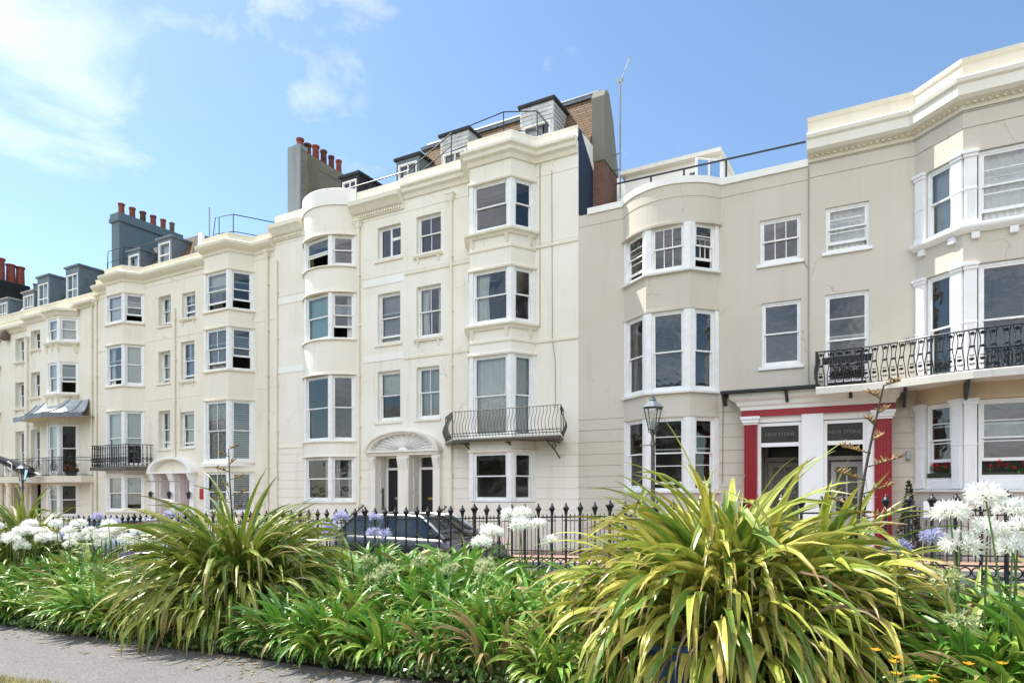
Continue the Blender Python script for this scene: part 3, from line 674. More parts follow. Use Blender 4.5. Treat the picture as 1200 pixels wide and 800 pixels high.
    ip = MB(); ip.box(-15.4105, -15.385, DP + .17, DP + .29, E(-.65), E(.1)); ip.build('entry_panel', M['grey_metal'], root)
    text('8', (-14.56, DP + .47, E(.95)), .2, M['gold'], root, 'house_number')
    st = MB(); n = 4; zp = base_z(-14.2)
    for i in range(n): st.box(-15.9, -12.5, DP - .30 - .28 * (n - 1 - i) - .25, DP + .45 if i == n - 1 else DP - .001, E(zp) - .3 if i == 0 else E(zp + (-1.36 - zp) * i / n) + .0005, E(zp + (-1.36 - zp) * (i + 1) / n))
    st.build('front_steps', M['concrete'], root, bevel=.01)
    # balcony with bellied bars
    zf, ztop = 1.62, 2.44; Y = DP - 1.12
    sl_ = MB(); sl_.prism([(-12.55, DP - .001), (-11.5, Y), (-7.80, Y), (-8.24, DP - .001)], E(zf - .10), E(zf - .04)); bal = sl_.build('balcony_slab', M['iron_worn'], root)
    sf = MB(); sf.prism([(-12.4, DP - .001), (-11.44, Y + .07), (-7.9, Y + .07), (-8.3, DP - .001)], E(zf - .039), E(zf)); sf.build('balcony_floor', M['oldwhite'], bal)
    rl = MB(); path = [(-12.52, DP - .01), (-11.5, Y), (-7.80, Y), (-8.24, DP - .01)]
    for z in (ztop, zf + .06, zf + .14): rl.tube([(x, y, E(z)) for x, y in path], .014, 6)
    for A_, B_ in zip(path[:-1], path[1:]):
        F = Face(A_, (B_[0] - A_[0], B_[1] - A_[1])); Lg = math.hypot(B_[0] - A_[0], B_[1] - A_[1]); n = max(3, int(Lg / .112))
        for i in range(n + 1):
            a = Lg * i / n
            if i in (0, n): rl.tube([F.p(a, E(zf), 0), F.p(a, E(ztop), 0)], .014, 6); continue
            rl.tube([F.p(a, E(zf + (ztop - zf) * t), .13 * math.sin(math.pi * min(1, t * 1.25)) ** 1.4 * (1 - .25 * t) - .035 * math.sin(math.pi * max(0, (t - .7) / .3))) for t in [j / 8 for j in range(9)]], .0095, 5, False)
    rl.build('balcony_railing', M['iron_worn'], root)
    for x in (-11.2, -9.65, -8.35):
        bk = MB(); bk.tube([(x, DP, E(zf - .16)), (x, Y + .1, E(zf - .16))], .022, 6); bk.tube([(x, DP - .02, E(zf - .62)), (x, DP - .35, E(zf - .42)), (x, Y + .25, E(zf - .18))], .022, 6)
        bk.tube([(x, DP - .42 + .13 * math.cos(t) * (1 - t / 12), E(zf - .30) + .11 * math.sin(t) * (1 - t / 12)) for t in [k * .5 for k in range(16)]], .014, 5)
        bk.build('balcony_bracket', M['iron'], root)
    # rainwater pipes
    pipe(root, -16.27, -1.9, 9.45, trim); pipe(root, -12.27, -1.9, 9.55, trim); pipe(root, -20.48, -1.9, 9.0, trim, hopper=False)
    cb = MB(); cb.tube([(-9.02, DP - .012, E(10.0)), (-9.02, DP - .012, E(5.0))], .012, 5); cb.tube([(-8.62, DP - .012, E(9.7)), (-8.6, DP - .012, E(4.6)), (-8.5, DP - .012, E(3.9)), (-8.5, DP - .012, E(2.5))], .01, 5); cb.build('cable', M['concrete'], root)
    # blue painted flank, party wall and brick stub above the lower neighbour
    s = MB(); s.add([(x1 + .012, DP + .0, E(8.2)), (x1 + .012, DP + 1.16, E(8.2)), (x1 + .012, DP + 1.16, E(9.95)), (x1 + .012, DP + .6, E(10.4)), (x1 + .012, DP + .2, E(10.76)), (x1 + .012, DP + .0, E(10.8)),
                     (x1 - .35, DP + .0, E(8.2)), (x1 - .35, DP + 1.16, E(8.2)), (x1 - .35, DP + 1.16, E(9.95)), (x1 - .35, DP + .6, E(10.4)), (x1 - .35, DP + .2, E(10.7)), (x1 - .35, DP + .02, E(10.7))],
                    [(0, 1, 2, 3, 4, 5), (11, 10, 9, 8, 7, 6)] + [(i, (i + 1) % 6, 6 + (i + 1) % 6, 6 + i) for i in range(1, 5)]); s.build('blue_flank', M['blue'], root)
    gable = [(19.15, 10.25), (19.15, 12.25), (19.3, 12.5), (19.55, 12.5), (19.9, 11.9), (20.45, 10.2)]
    s = MB(); xa, xb = x1 - .06, x1 + .38
    s.add([(xa, y, E(z)) for y, z in gable] + [(xb, y, E(z)) for y, z in gable], [tuple(range(6)), tuple(range(11, 5, -1))] + [(i, (i + 1) % 6, 6 + (i + 1) % 6, 6 + i) for i in range(6)]); s.build('gable_wall', M['greyrender'], root, bevel=.02)
    s = MB(); s.box(x1 - .05, x1 + .33, 19.2, 20.4, E(7.9), E(10.2495)); s.build('brick_stub', M['brick'], root)
    # roof
    slope(root, -15.0, x1 - .05, 18.75, 10.35, 20.0, 12.78, 20.35, M['tile'], 'tiled_mansard', hipl=.25)
    r = MB(); r.box(-15.0, x1 - .02, 19.93, 20.2, E(12.78), E(12.9)); r.tube([(-14.7, 19.98, E(12.9)), (x1 - .1, 19.98, E(12.9))], .07, 8); r.build('roof_ridge', M['lead'], root)
    slope(root, x0 + .1, -15.02, 18.8, 10.4, 20.6, 11.25, 26, M['slate'], 'slate_roof')
    dormer(root, -10.08, -8.92, 18.72, 10.75, 12.32, 1.6, M['boards'], M['felt'], cladding=True, wtop=11.72)
    dormer(root, -13.22, -12.10, 18.72, 10.75, 12.22, 1.6, M['boards'], M['felt'], cladding=True, wtop=11.62)
    dormer(root, -15.25, -14.22, 18.8, 10.65, 11.92, 1.6, M['dormer_grey'], M['felt'])
    dormer(root, -17.95, -17.05, 18.8, 10.6, 11.92, 1.5, M['felt'], M['felt'])
    chimney(root, -20.9, -20.30, 19.0, 21.8, 9.5, 13.75, M['dirtybrick'], [(19.25, .62, .15), (19.65, .58, .15), (20.1, .72, .15), (20.55, .72, .14), (21.0, .68, .13), (21.45, .70, .13)], [M['pot'], M['pot_sooty'], M['pot'], M['pot_sooty'], M['pot_sooty'], M['pot']], cap=.02)
    s = MB(); s.box(-20.97, -20.28, 18.93, 19.0 - .001, E(9.5), E(13.95)); s.box(-20.97, -20.28, 19.0, 19.35, E(13.78), E(13.95)); s.build('chimney_face', M['chimface'], root)
    s = MB(); s.box(-20.2995, -20.22, 19.4, 19.85, E(9.5), E(13.6)); s.build('chimney_face', M['olive'], root)
    handrail(root, [(-19.6, 18.7, 11.42), (-14.6, 18.7, 11.42)], [(x, 18.7, 10.7, 11.42) for x in (-19.6, -18.2, -16.4, -14.6)], mid=.42)
    handrail(root, [(-14.6, 18.7, 11.42), (-12.6, 18.45, 12.1)], [], mid=.42)
    handrail(root, [(-12.62, 18.45, 10.8), (-12.6, 18.45, 12.1), (-10.48, 18.3, 12.15), (-9.4, 18.55, 12.0), (-9.05, 18.7, 11.5)], [(-10.48, 18.3, 10.8, 12.15), (-9.4, 18.55, 10.8, 12.0)], mid=.62)
    # aerials
    a = MB(); a.tube([(-7.13, 19.9, E(9.3)), (-7.13, 19.9, E(13.05))], .028, 6); a.tube([(-7.13, 19.9, E(12.95)), (-6.8, 19.9, E(13.65))], .012, 5); a.box(-7.2, -7.05, 19.86, 19.94, E(12.95), E(13.08))
    for t in (.45, 1.): a.box(-7.13 + .33 * t - .025, -7.13 + .33 * t + .025, 19.88, 19.92, E(12.95 + .7 * t) - .02, E(12.95 + .7 * t) + .02)
    for z in (10.2, 10.7): a.tube([(-7.36, 19.9, E(z)), (-7.13, 19.9, E(z))], .02, 5)
    a.build('aerial_mast', M['grey_metal'], root)
    a = MB(); a.tube([(-20.2, 21.9, E(12.6)), (-19.9, 21.9, E(13.0)), (-19.9, 21.9, E(14.1))], .02, 5)
    for z in (13.4, 13.7, 13.95): a.tube([(-20.15, 21.9, E(z)), (-19.65, 21.9, E(z))], .012, 4)
    a.build('television_aerial', M['grey_metal'], root)
    return root
def text(s, loc, size, mat, parent, name, depth=.004, align='CENTER', rotz=0.):
    cu = bpy.data.curves.new(name, 'FONT'); cu.body = s; cu.size = size; cu.extrude = depth; cu.align_x = align; cu.align_y = 'CENTER'; cu.resolution_u = 3
    tmp = bpy.data.objects.new('lettering_source', cu); COL.objects.link(tmp)
    dg = bpy.context.evaluated_depsgraph_get(); me = bpy.data.meshes.new_from_object(tmp.evaluated_get(dg))
    bpy.data.objects.remove(tmp); me.materials.clear(); me.materials.append(mat)
    o = bpy.data.objects.new(name, me); COL.objects.link(o); o.parent = parent
    o.location = Vector(loc) - parent_origin(parent); o.rotation_euler = (R(90), 0, rotz); return o
H3 = middle_house()

# ================================================================== THE TWO HOUSES WITH THE RED-PILLARED DOORWAY
def quoinless(): pass
def bow_house():
    x0, x1 = -7.75, -1.51
    root = thing('terrace_house', 'beige house with a round-topped bay, lower flat parapet and white glazed room on its roof', 'house', (-4.6, DP, gz(-4.6) - .18))
    zb, zt = -2.4, 8.14; wall, trim = M['beige'], M['white']; sill_mat[0] = M['white']
    bay = canted(-6.33, -5.48, -4.30, -3.70, .66); curve = arc(-6.36, -3.64, .72, 20)
    wins = [(-2.66, -1.68, 5.83, 6.98), (-2.62, -1.68, 3.18, 4.84)]
    ops = [(a[0] - x0, a[1] - x0, E(a[2]), E(a[3]), .10) for a in wins] + [(-6.2 - x0, -3.85 - x0, E(0.), E(7.05), .3), (-2.66 - x0, -1.62 - x0, E(-1.4), E(1.72), .05)]
    cs = courses([2.09, 1.77, 1.42, 1.07, .74, .42, .1, -.23, -.56]) + courses([7.79], .016)
    w = MB(); w.facade((x0, DP), (1, 0), x1 - x0, E(zb), E(zt), ops, cs); w.build('front_wall', wall, root); shell(root, x0, x1, zb, zt, wall)
    interior(root, x0, x1 + .02, 1.9, 7.6, (2.3, 5.2)); interior(root, x0, -3.0, zb, 1.9, depth=2.4)
    for za, zc in ((4.81, 5.82), (1.97, 2.62), (zb, -.02)): band(root, bay, za, zc, wall)
    band(root, curve, 7.10, 8.15, wall)
    moulding(root, curve, [(-.1, 7.775), (.012, 7.775), (.012, 8.14), (-.1, 8.14)], wall, 'parapet_band')
    line = [(x0 + .3, DP)] + curve + [(x1, DP)]
    moulding(root, line, [(-.3, 8.12), (.045, 8.12), (.045, 8.30), (-.3, 8.32)], M['white_wall'], 'coping')
    moulding(root, curve, [(-.1, 7.06), (.045, 7.06), (.05, 7.12), (-.1, 7.14)], wall, 'drip_moulding')
    for z in (4.81, 1.97): moulding(root, bay, [(-.1, z - .01), (.03, z - .01), (.035, z + .035), (-.1, z + .05)], wall, 'drip_moulding')
    for z in (5.84, 2.64, .0): moulding(root, bay, [(-.1, z - .05), (.10, z - .05), (.11, z), (-.1, z + .015)], M['white'], 'bay_sill')
    bay_windows(root, bay, 5.85, 7.08, [dict(bars=(0, 1), op=.12, cur='wood'), dict(bars=(2, 0), cur='none'), dict(bars=(0, 1), bars_low=(2, 0), op=.2, ops=.0)], m=.14)
    bay_windows(root, bay, 2.65, 4.80, [dict(cur='sides:greydrape'), dict(cur='navy'), dict(cur='navy')], m=.14, mr=.48)
    bay_windows(root, bay, .01, 1.96, [dict(), dict(bars=(0, 1), op=.1, bars_low=(0, 1)), dict(bars=(0, 1), bars_low=(0, 1), op=.12)], m=.14)
    flatwin(root, *wins[0], cur='none', bars=(2, 0), sb=.05, sill='thin'); flatwin(root, *wins[1], cur='navy', sb=.05, sill='thin')
    cb = MB(); cb.tube([(x1 + .01, DP - .02, E(8.1)), (x1 + .01, DP - .02, E(2.62))], .014, 5); cb.tube([(-1.9, DP - .015, E(5.74)), (-1.62, DP - .018, E(5.78)), (x1 - .02, DP - .02, E(5.6))], .01, 4); cb.tube([(-3.62, DP - .015, E(2.6)), (-3.58, DP - .015, E(2.2)), (-3.6, DP - .015, E(.2))], .014, 4)
    cb.build('cable', M['concrete'], root)
    # glazed room on the roof and the long rail
    r = MB(); y = 20.0; xa, xb = -7.0, -4.05
    r.facade((xa, y), (1, 0), xb - xa, E(7.7), E(9.95), [(.25, .95, E(8.3), E(9.55)), (1.05, 1.9, E(8.3), E(9.62)), (1.98, 2.85, E(8.3), E(9.66))], reveal=.05)
    r.quad((xb, y, E(7.7)), (xb, y + 3, E(7.7)), (xb, y + 3, E(9.95)), (xb, y, E(9.95))); r.quad((xa, y, E(7.7)), (xa, y + 3, E(7.7)), (xa, y + 3, E(9.95)), (xa, y, E(9.95))); r.quad((xa, y + 3, E(7.7)), (xb, y + 3, E(7.7)), (xb, y + 3, E(9.95)), (xa, y + 3, E(9.95)))
    ro = r.build('roof_room', M['white_wall'], root, recalc=False)
    F = Face((xa, y), (1, 0)); fr = MB()
    for a, b, z in ((.25, .95, 9.55), (1.05, 1.9, 9.62), (1.98, 2.85, 9.66)):
        f1 = MB(); F.box(f1, a, a + .05, E(8.3), E(z), -.06, .015); F.box(f1, b - .05, b, E(8.3), E(z), -.06, .015); F.box(f1, a + .05, b - .05, E(z) - .05, E(z), -.06, .015); F.box(f1, (a + b) / 2 - .02, (a + b) / 2 + .02, E(8.3), E(z) - .05, -.06, .01)
        f1.build('roof_window', M['timber'], ro)
        gq = MB(); gq.quad(F.p(a, E(8.3), -.04), F.p(b, E(8.3), -.04), F.p(b, E(z), -.04), F.p(a, E(z), -.04)); gq.build('pane', M['glass'], ro, recalc=False)
    k = MB(); k.hull([(xa - .1, y - .22, E(9.95)), (xb + .05, y - .22, E(9.95)), (xb + .05, y + 3.1, E(9.95)), (xa - .1, y + 3.1, E(9.95))], [(xa - .1, y - .22, E(10.07)), (xb + .05, y - .22, E(10.07)), (xb + .05, y + 3.1, E(10.25)), (xa - .1, y + 3.1, E(10.25))]); k.build('roof_edge', M['oldwhite'], ro)
    k = MB(); yy = lambda t: y - .02 - .75 * t
    P_ = lambda t, z: (xb - .45 * 0 + .02 - .55 * t, yy(t), E(z))
    k.tube([P_(0, 8.2), P_(0, 9.75), P_(1, 9.62), P_(1, 8.2)], .045, 4); k.tube([P_(.5, 8.2), P_(.5, 9.68)], .03, 4); sc_ = k.build('glazed_screen', M['timber'], root)
    k = MB(); k.quad(P_(0, 8.2), P_(1, 8.2), P_(1, 9.62), P_(0, 9.75)); k.build('pane', M['glass'], sc_, recalc=False)
    handrail(root, [(-6.8, 18.6, 8.3), (-6.8, 18.5, 9.08), (x1 - .1, 18.5, 9.0)], [(x, 18.5, 8.2, 9.05) for x in (-5.7, -4.75, -3.6)], r=.028)
    m = MB(); m.lathe(-2.05, 19.0, [(.05, E(7.7)), (.16, E(8.2)), (.24, E(8.48)), (.2, E(8.6)), (.08, E(8.68))], 10); m.build('roof_vent', M['lead'], root, smooth=True)
    return root
def doorway_parts(root, xs, pil):
    """one leaf of the shared doorway: white frame, lettered fanlight and the inner door of the lobby"""
    a, b = xs; y = DP - .22
    f = MB(); f.box(a, a + .08, y, y + .10, E(-1.4), E(1.72)); f.box(b - .08, b, y, y + .10, E(-1.4), E(1.72)); f.box(a + .08, b - .08, y, y + .10, E(1.64), E(1.72)); f.box(a + .08, b - .08, y - .01, y + .10, E(1.12), E(1.22)); f.build('door_frame', M['white'], root)
    t = MB(); t.box(a + .08, b - .08, y + .045, y + .055, E(1.22), E(1.64)); tp = t.build('fanlight_pane', M['fanlight'], root)
    text('NEW STEINE', ((a + b) / 2, y + .042, E(1.43)), .125, M['lettering'], tp, 'sign_lettering', depth=.002)
    lob = MB()                        # lobby walls
    yb = DP + 1.0
    for x in (a - .001, b + .001): lob.quad((x, y + .1, E(-1.4)), (x, yb, E(-1.4)), (x, yb, E(1.75)), (x, y + .1, E(1.75)))
    lob.quad((a, yb, E(-1.4)), (b, yb, E(-1.4)), (b, yb, E(1.75)), (a, yb, E(1.75))); lob.quad((a, y, E(1.74)), (b, y, E(1.74)), (b, yb, E(1.74)), (a, yb, E(1.74))); lob.quad((a, y, E(-1.395)), (b, y, E(-1.395)), (b, yb, E(-1.395)), (a, yb, E(-1.395)))
    lob.build('lobby_wall', M['drab'], root, recalc=False)
    d = MB(); F = Face((a, yb - .06), (1, 0)); W = b - a
    F.box(d, .10, .22, E(-1.39), E(.75), -.03, .03); F.box(d, W - .22, W - .10, E(-1.39), E(.75), -.03, .03); F.box(d, .22, W - .22, E(.62), E(.75), -.03, .03); F.box(d, .22, W - .22, E(-1.39), E(-.55), -.03, .03); F.box(d, W / 2 - .02, W / 2 + .02, E(-.55), E(.62), -.025, .025)
    for z in (-.16, .23): F.box(d, .22, W - .22, E(z) - .015, E(z) + .015, -.022, .022)
    F.box(d, .02, W - .02, E(.80), E(.9), -.03, .04)
    di = d.build('inner_door', M['white'] if pil else M['drab'], root)
    g2 = MB(); g2.quad(F.p(.22, E(-.55), 0), F.p(W - .22, E(-.55), 0), F.p(W - .22, E(.62), 0), F.p(.22, E(.62), 0)); g2.build('pane', M['glass'], di, recalc=False)
    f2 = MB(); F.box(f2, .10, W - .10, E(.9), E(1.5), -.01, .0); f2.build('dark_fanlight', M['blackdoor'], di)
M['lettering'] = plain('pale_sign_lettering', (.15, .145, .125), .5, .05)
M['fanlight'] = plain('dark_fanlight_glass', (.05, .052, .045), .12, .2, 3.)
M['drab'] = plain('lobby_paint', (.30, .28, .24), .7, .1)
def fluted(name, x0, x1, y0, z0, z1, mat, root, n=5):
    p = MB(); W = x1 - x0; p.box(x0, x1, y0 + .03, DP - .001, E(z0), E(z1)); s = W / (2 * n + 1)
    for i in range(n + 1): p.box(x0 + 2 * i * s, x0 + (2 * i + 1) * s, y0, y0 + .0299, E(z0), E(z1))
    return p.build(name, mat, root, bevel=.004)
def cast_panel(mb, F, a, w, zf, zt, bellies=.06):
    """one cast-iron panel of the big balcony: two curved bars holding a rosette and leaf scrolls"""
    H = zt - zf
    bel = lambda t: bellies * math.sin(math.pi * min(1, t * 1.2)) - .02
    for sgn in (-1, 1):
        mb.tube([F.p(a + sgn * w * (.36 + .14 * math.sin(2 * math.pi * t + .4)), E(zf + H * t), bel(t)) for t in [j / 10 for j in range(11)]], .011, 5, False)
    def curl(ca, cz, r, turns, s):
        mb.tube([F.p(ca + s * r * (1 - k / (turns * 9)) * math.cos(k * .75), E(cz) + r * (1 - k / (turns * 9)) * math.sin(k * .75), bel((cz - zf) / H) + .004) for k in range(int(turns * 7))], .0095, 4, False)
    for s in (-1, 1):
        curl(a + s * w * .16, zf + H * .12, w * .16, 1.2, s); curl(a + s * w * .14, zf + H * .26, w * .15, 1.2, -s); curl(a + s * w * .12, zf + H * .34, w * .1, 1.1, s)
        curl(a + s * w * .15, zf + H * .90, w * .15, 1.2, s)
    for k in range(5):
        th = math.pi * (k - 2) / 6 + math.pi / 2
        mb.tube([F.p(a, E(zf + H * .22), bel(.22) + .01), F.p(a + w * .3 * math.cos(th), E(zf + H * .22) + w * .34 * math.sin(th), bel(.26) + .012)], [.008, .016], 4)
        mb.tube([F.p(a, E(zf + H * .97), bel(.97) + .01), F.p(a + w * .26 * math.cos(th), E(zf + H * .97) - w * .36 * math.sin(th), bel(.9) + .012)], [.008, .015], 4)
    mb.tube([F.p(a + w * .24 * math.cos(t), E(zf + H * .58) + w * .085 * math.sin(t), bel(.58) + .005) for t in [k * .524 for k in range(13)]], .014, 4, False)
    mb.tube([F.p(a - w * .36, E(zf + H * .58), bel(.58)), F.p(a + w * .36, E(zf + H * .58), bel(.58))], .01, 4)
def bay_house():
    x0, x1 = -1.51, 5.2
    root = thing('terrace_house', 'beige house with a wide white-pilastered bay and long black cast-iron balcony over red pillars', 'house', (1.8, DP, gz(1.8) - .18))
    zb, zt = -2.2, 8.95; wall, trim = M['beige'], M['beige_trim']; wh = M['white']; sill_mat[0] = wh
    bay = canted(.77, 1.62, 4.05, 4.9, .85)
    wins = [(-1.12, -.17, 5.88, 6.99), (-1.13, -.17, 2.52, 4.85)]
    ops = [(a[0] - x0, a[1] - x0, E(a[2]), E(a[3]), .10) for a in wins] + [(.95 - x0, 4.7 - x0, E(.04), E(7.28), .3), (-1.5 - x0 + .02, -.20 - x0, E(-1.4), E(1.73), .05)]
    cs = courses([8.16, 7.82], .02) + courses([2.2, 1.72, 1.36, 1.0, .66, .32, -.02, -.36])
    w = MB(); w.facade((x0, DP), (1, 0), x1 - x0, E(zb), E(zt), ops, cs); w.build('front_wall', wall, root); shell(root, x0, x1, zb, zt, wall)
    interior(root, x0, x1, 1.95, 8.2, (2.35, 5.2)); interior(root, .3, x1, zb, 1.95)
    line = [(x0 - .012, DP)] + bay + [(x1, DP)]
    moulding(root, line, [(-.06, 8.20), (.04, 8.20), (.05, 8.30), (.16, 8.34), (.16, 8.36), (-.06, 8.36)], trim, 'cornice_bed')
    moulding(root, line, [(-.06, 8.36), (.20, 8.36), (.28, 8.42), (.28, 8.64), (.33, 8.68), (.35, 8.76), (.33, 8.80), (.06, 8.86), (-.06, 8.86)], M['fascia'], 'cornice')
    moulding(root, line, [(-.3, 8.85), (.05, 8.85), (.05, 9.18), (.085, 9.2), (.085, 9.3), (-.3, 9.32)], trim, 'parapet')
    d = MB(); dentils_line(d, [(x0, DP)] + bay, 8.285, 8.345, .045, .055, .075, .07); d.build('dentil_course', trim, root)['kind'] = 'stuff'
    # bay storeys
    for za, zc in ((7.28, 8.94), (4.87, 5.56), (1.97, 2.4), (zb, .02)): band(root, bay, za, zc, wall if za != 1.97 else M['softpeach'])
    for z in (8.16, 7.82): moulding(root, bay, [(-.02, z - .006), (.010, z - .006), (.010, z + .006), (-.02, z + .006)], M['concrete'], 'string_line')
    moulding(root, bay, [(-.1, 5.54), (.05, 5.54), (.12, 5.58), (.17, 5.62), (.18, 5.67), (.14, 5.70), (-.1, 5.72)], wh, 'bay_sill')
    for A, B in zip(bay[:-1], bay[1:]):
        F = Face(A, (B[0] - A[0], B[1] - A[1])); L_ = math.hypot(B[0] - A[0], B[1] - A[1])
        n = 2 if L_ < 2 else 4
        for i in range(n):
            a = .22 + (L_ - .44) * i / (n - 1); br = MB(); F.box(br, a - .075, a + .075, E(5.40), E(5.539), -.01, .09); br.build('sill_block', wh, root, bevel=.012)
    moulding(root, bay, [(-.1, -.02), (.08, -.02), (.09, .03), (-.1, .05)], wh, 'bay_sill')
    sp = {2: [dict(cur='net', mr=.5), dict(cur='net', bars=(0, 1), op=.18, bars_low=(0, 1))], 1: [dict(cur='navy'), dict(cur='navy')], 0: [dict(cur='none', bars=(0, 1), op=.30, bars_low=(0, 1)), dict(cur='none', bars=(0, 1), op=.30, bars_low=(0, 1))]}
    for lv, (za, zc) in {2: (5.71, 7.27), 1: (2.4, 4.86), 0: (.05, 1.96)}.items():
        for i, (A, B) in enumerate(zip(bay[:-1], bay[1:])):
            F = Face(A, (B[0] - A[0], B[1] - A[1])); L_ = math.hypot(B[0] - A[0], B[1] - A[1]); P_ = .28
            k = dict(sp[lv][min(i, 1)] if i < 2 else sp[lv][0]); zz = za + (.22 if lv == 0 else 0)
            if i == 1:
                sash(root, F, P_, L_ - P_, E(zz), E(zc), sb=.06, fw=.06, **k)
            else: sash(root, F, P_, L_ - P_, E(zz), E(zc), sb=.06, fw=.06, **k)
            if lv == 0: q = MB(); F.box(q, P_, L_ - P_, E(za), E(zz), -.12, -.03); F.box(q, P_ + .1, L_ - P_ - .1, E(za) + .04, E(zz) - .04, -.03, -.015); q.build('apron_panel', wh, root)
            for e, a in enumerate((.02, L_ - .25)):
                # panelled pilaster: plain upper panel, reeded lower panel, capital and base
                q = MB(); a1 = a + .23; F.box(q, a, a1, E(za), E(zc), -.13, .03)
                F.box(q, a - .02, a1 + .02, E(zc) - .10, E(zc) - .03, -.05, .06); F.box(q, a - .04, a1 + .04, E(zc) - .0299, E(zc) + .03, -.05, .09); F.box(q, a - .01, a1 + .01, E(za), E(za) + .12, -.05, .05)
                zm = za + (zc - za) * .5; F.box(q, a - .008, a1 + .008, E(zm) - .02, E(zm) + .02, -.05, .045)
                for c in range(4): F.box(q, a + .03 + c * .047, a + .055 + c * .047, E(za) + .14, E(zm) - .03, .0299, .042)
                q.build('pilaster', wh, root, bevel=.004)
    flatwin(root, *wins[0], cur='net', bars=(0, 1), op=.14, sb=.05, sill='thin'); flatwin(root, *wins[1], cur='none', bars=(0, 1), op=.1, sb=.05)
    # doorway shared with the house on the left
    Y = DP - .35
    for nm, a, b, mt in (('red_pilaster', -2.99, -2.68, M['red']), ('red_pilaster', -.06, .30, M['red'])):
        fluted(nm, a, b, Y, -1.4, 1.69, mt, root)
        c = MB(); c.box(a - .02, b + .02, Y - .02, DP, E(1.69), E(1.74)); c.box(a - .05, b + .05, Y - .06, DP, E(1.7403), E(1.82)); c.box(a - .08, b + .08, Y - .09, DP, E(1.8203), E(1.898)); c.build('capital', wh, root, bevel=.008)
    c = MB(); c.box(-1.63, -1.15, Y + .03, DP - .001, E(-1.4), E(1.898)); c.build('white_pier', wh, root)
    moulding(root, [(-3.06, DP), (-3.06, Y + .02), (.36, Y + .02), (.36, DP)], [(-.1, 1.9), (.0, 1.9), (.0, 2.06), (-.1, 2.06)], M['red'], 'red_architrave')
    moulding(root, [(-3.06, DP), (-3.06, Y + .02), (.36, Y + .02), (.36, DP)], [(-.1, 2.06), (.02, 2.06), (.03, 2.14), (.09, 2.18), (.12, 2.27), (.20, 2.31), (.26, 2.36), (.26, 2.47), (-.1, 2.47)], M['white_wall'], 'entablature')
    c = MB(); c.box(-3.0, .3, Y + .12, DP - .001, E(1.74), E(2.46)); c.build('door_head', M['white_wall'], root)
    c = MB(); c.prism([(-3.5, DP), (-3.5, Y - .45), (-1.2, Y - .45), (-1.2, DP)], E(2.475), E(2.54)); c.build('lead_flat', M['felt'], root)
    for x in (-3.45, -1.95, -.55): c = MB(); c.hull([(x - .035, Y - .1, E(2.2)), (x + .035, Y - .1, E(2.2)), (x + .035, Y + .06, E(2.2)), (x - .035, Y + .06, E(2.2))], [(x - .035, Y - .40, E(2.474)), (x + .035, Y - .40, E(2.474)), (x + .035, Y + .06, E(2.474)), (x - .035, Y + .06, E(2.474))]); c.build('slab_bracket', M['iron'], root)
    doorway_parts(root, (-2.68, -1.63), False); doorway_parts(root, (-1.15, -.22), True)
    c = MB(); c.box(-.22, -.06, Y + .06, DP - .001, E(-1.4), E(1.74)); c.build('door_jamb', wh, root)
    st = MB(); zp = base_z(-1)
    for i in range(3): st.box(-3.2, .4, DP - .62 - .3 * (2 - i), DP + .2 if i == 2 else DP - .36, E(zp) - .3 if i == 0 else E(zp + (-1.4 - zp) * i / 3) + .0005, E(zp + (-1.4 - zp) * (i + 1) / 3))
    st.build('front_steps', M['concrete'], root, bevel=.01)
    # balcony slab and railing follow the bay
    front = [(-1.26, 17.0), (-.3, 16.93), (.4, 16.72), (1.0, 16.4), (1.7, 16.12), (2.6, 15.98), (3.6, 16.02), (4.4, 16.3), (5.0, 16.8)]
    s = MB(); s.prism([(-1.3, DP - .001)] + [(x, y) for x, y in front] + [(5.1, DP - .001)], E(2.33), E(2.42)); sl_ = s.build('balcony_slab', M['oldwhite'], root)
    s = MB(); s.sweep(front, [(-.02, E(2.27)), (.03, E(2.27)), (.045, E(2.42)), (.02, E(2.435)), (-.02, E(2.435))]); s.build('slab_edge', M['oldwhite'], sl_)
    zf, zt2 = 2.44, 3.27
    inner = [(x + (.0 if i else .0), y + .06) for i, (x, y) in enumerate(front)]
    full = [(-1.26, DP - .02)] + inner
    rl = MB()
    for z, r in ((zt2, .02), (zf + .02, .013)): rl.tube([(x, y, E(z)) for x, y in full], r, 6)
    rr = rl.build('balcony_railing', M['iron'], root)
    # panels spaced along the curve
    segs = []; acc = 0
    for A, B in zip(full[:-1], full[1:]): L_ = math.hypot(B[0] - A[0], B[1] - A[1]); segs.append((acc, L_, A, B)); acc += L_
    t = .12; step = .172; k = 0
    while t < acc - .1 and k < 60:
        for a0, L_, A, B in segs:
            if a0 <= t < a0 + L_:
                F = Face(A, (B[0] - A[0], B[1] - A[1])); pm = MB(); cast_panel(pm, F, t - a0, .165, zf + .03, zt2 - .02); pm.build('balcony_panel', M['iron'], root, recalc=False)
        k += 1; t += step if k % 3 else step * 1.25
    for x, y in ((-1.26, 17.06), (-.3, 16.99), (1.0, 16.46), (2.6, 16.04)):
        p = MB(); p.tube([(x, y, E(zf)), (x, y, E(zt2 + .02))], .022, 6); p.build('balcony_post', M['iron'], root)
    for x, y in ((.55, 17.9), (1.66, 17.12), (3.9, 17.12)): c = MB(); c.hull([(x - .03, y - .06, E(1.95)), (x + .03, y - .06, E(1.95)), (x + .03, y + .05, E(1.95)), (x - .03, y + .05, E(1.95))], [(x - .03, y - .75, E(2.329)), (x + .03, y - .75, E(2.329)), (x + .03, y + .05, E(2.329)), (x - .03, y + .05, E(2.329))]); c.build('slab_bracket', M['iron'], root)
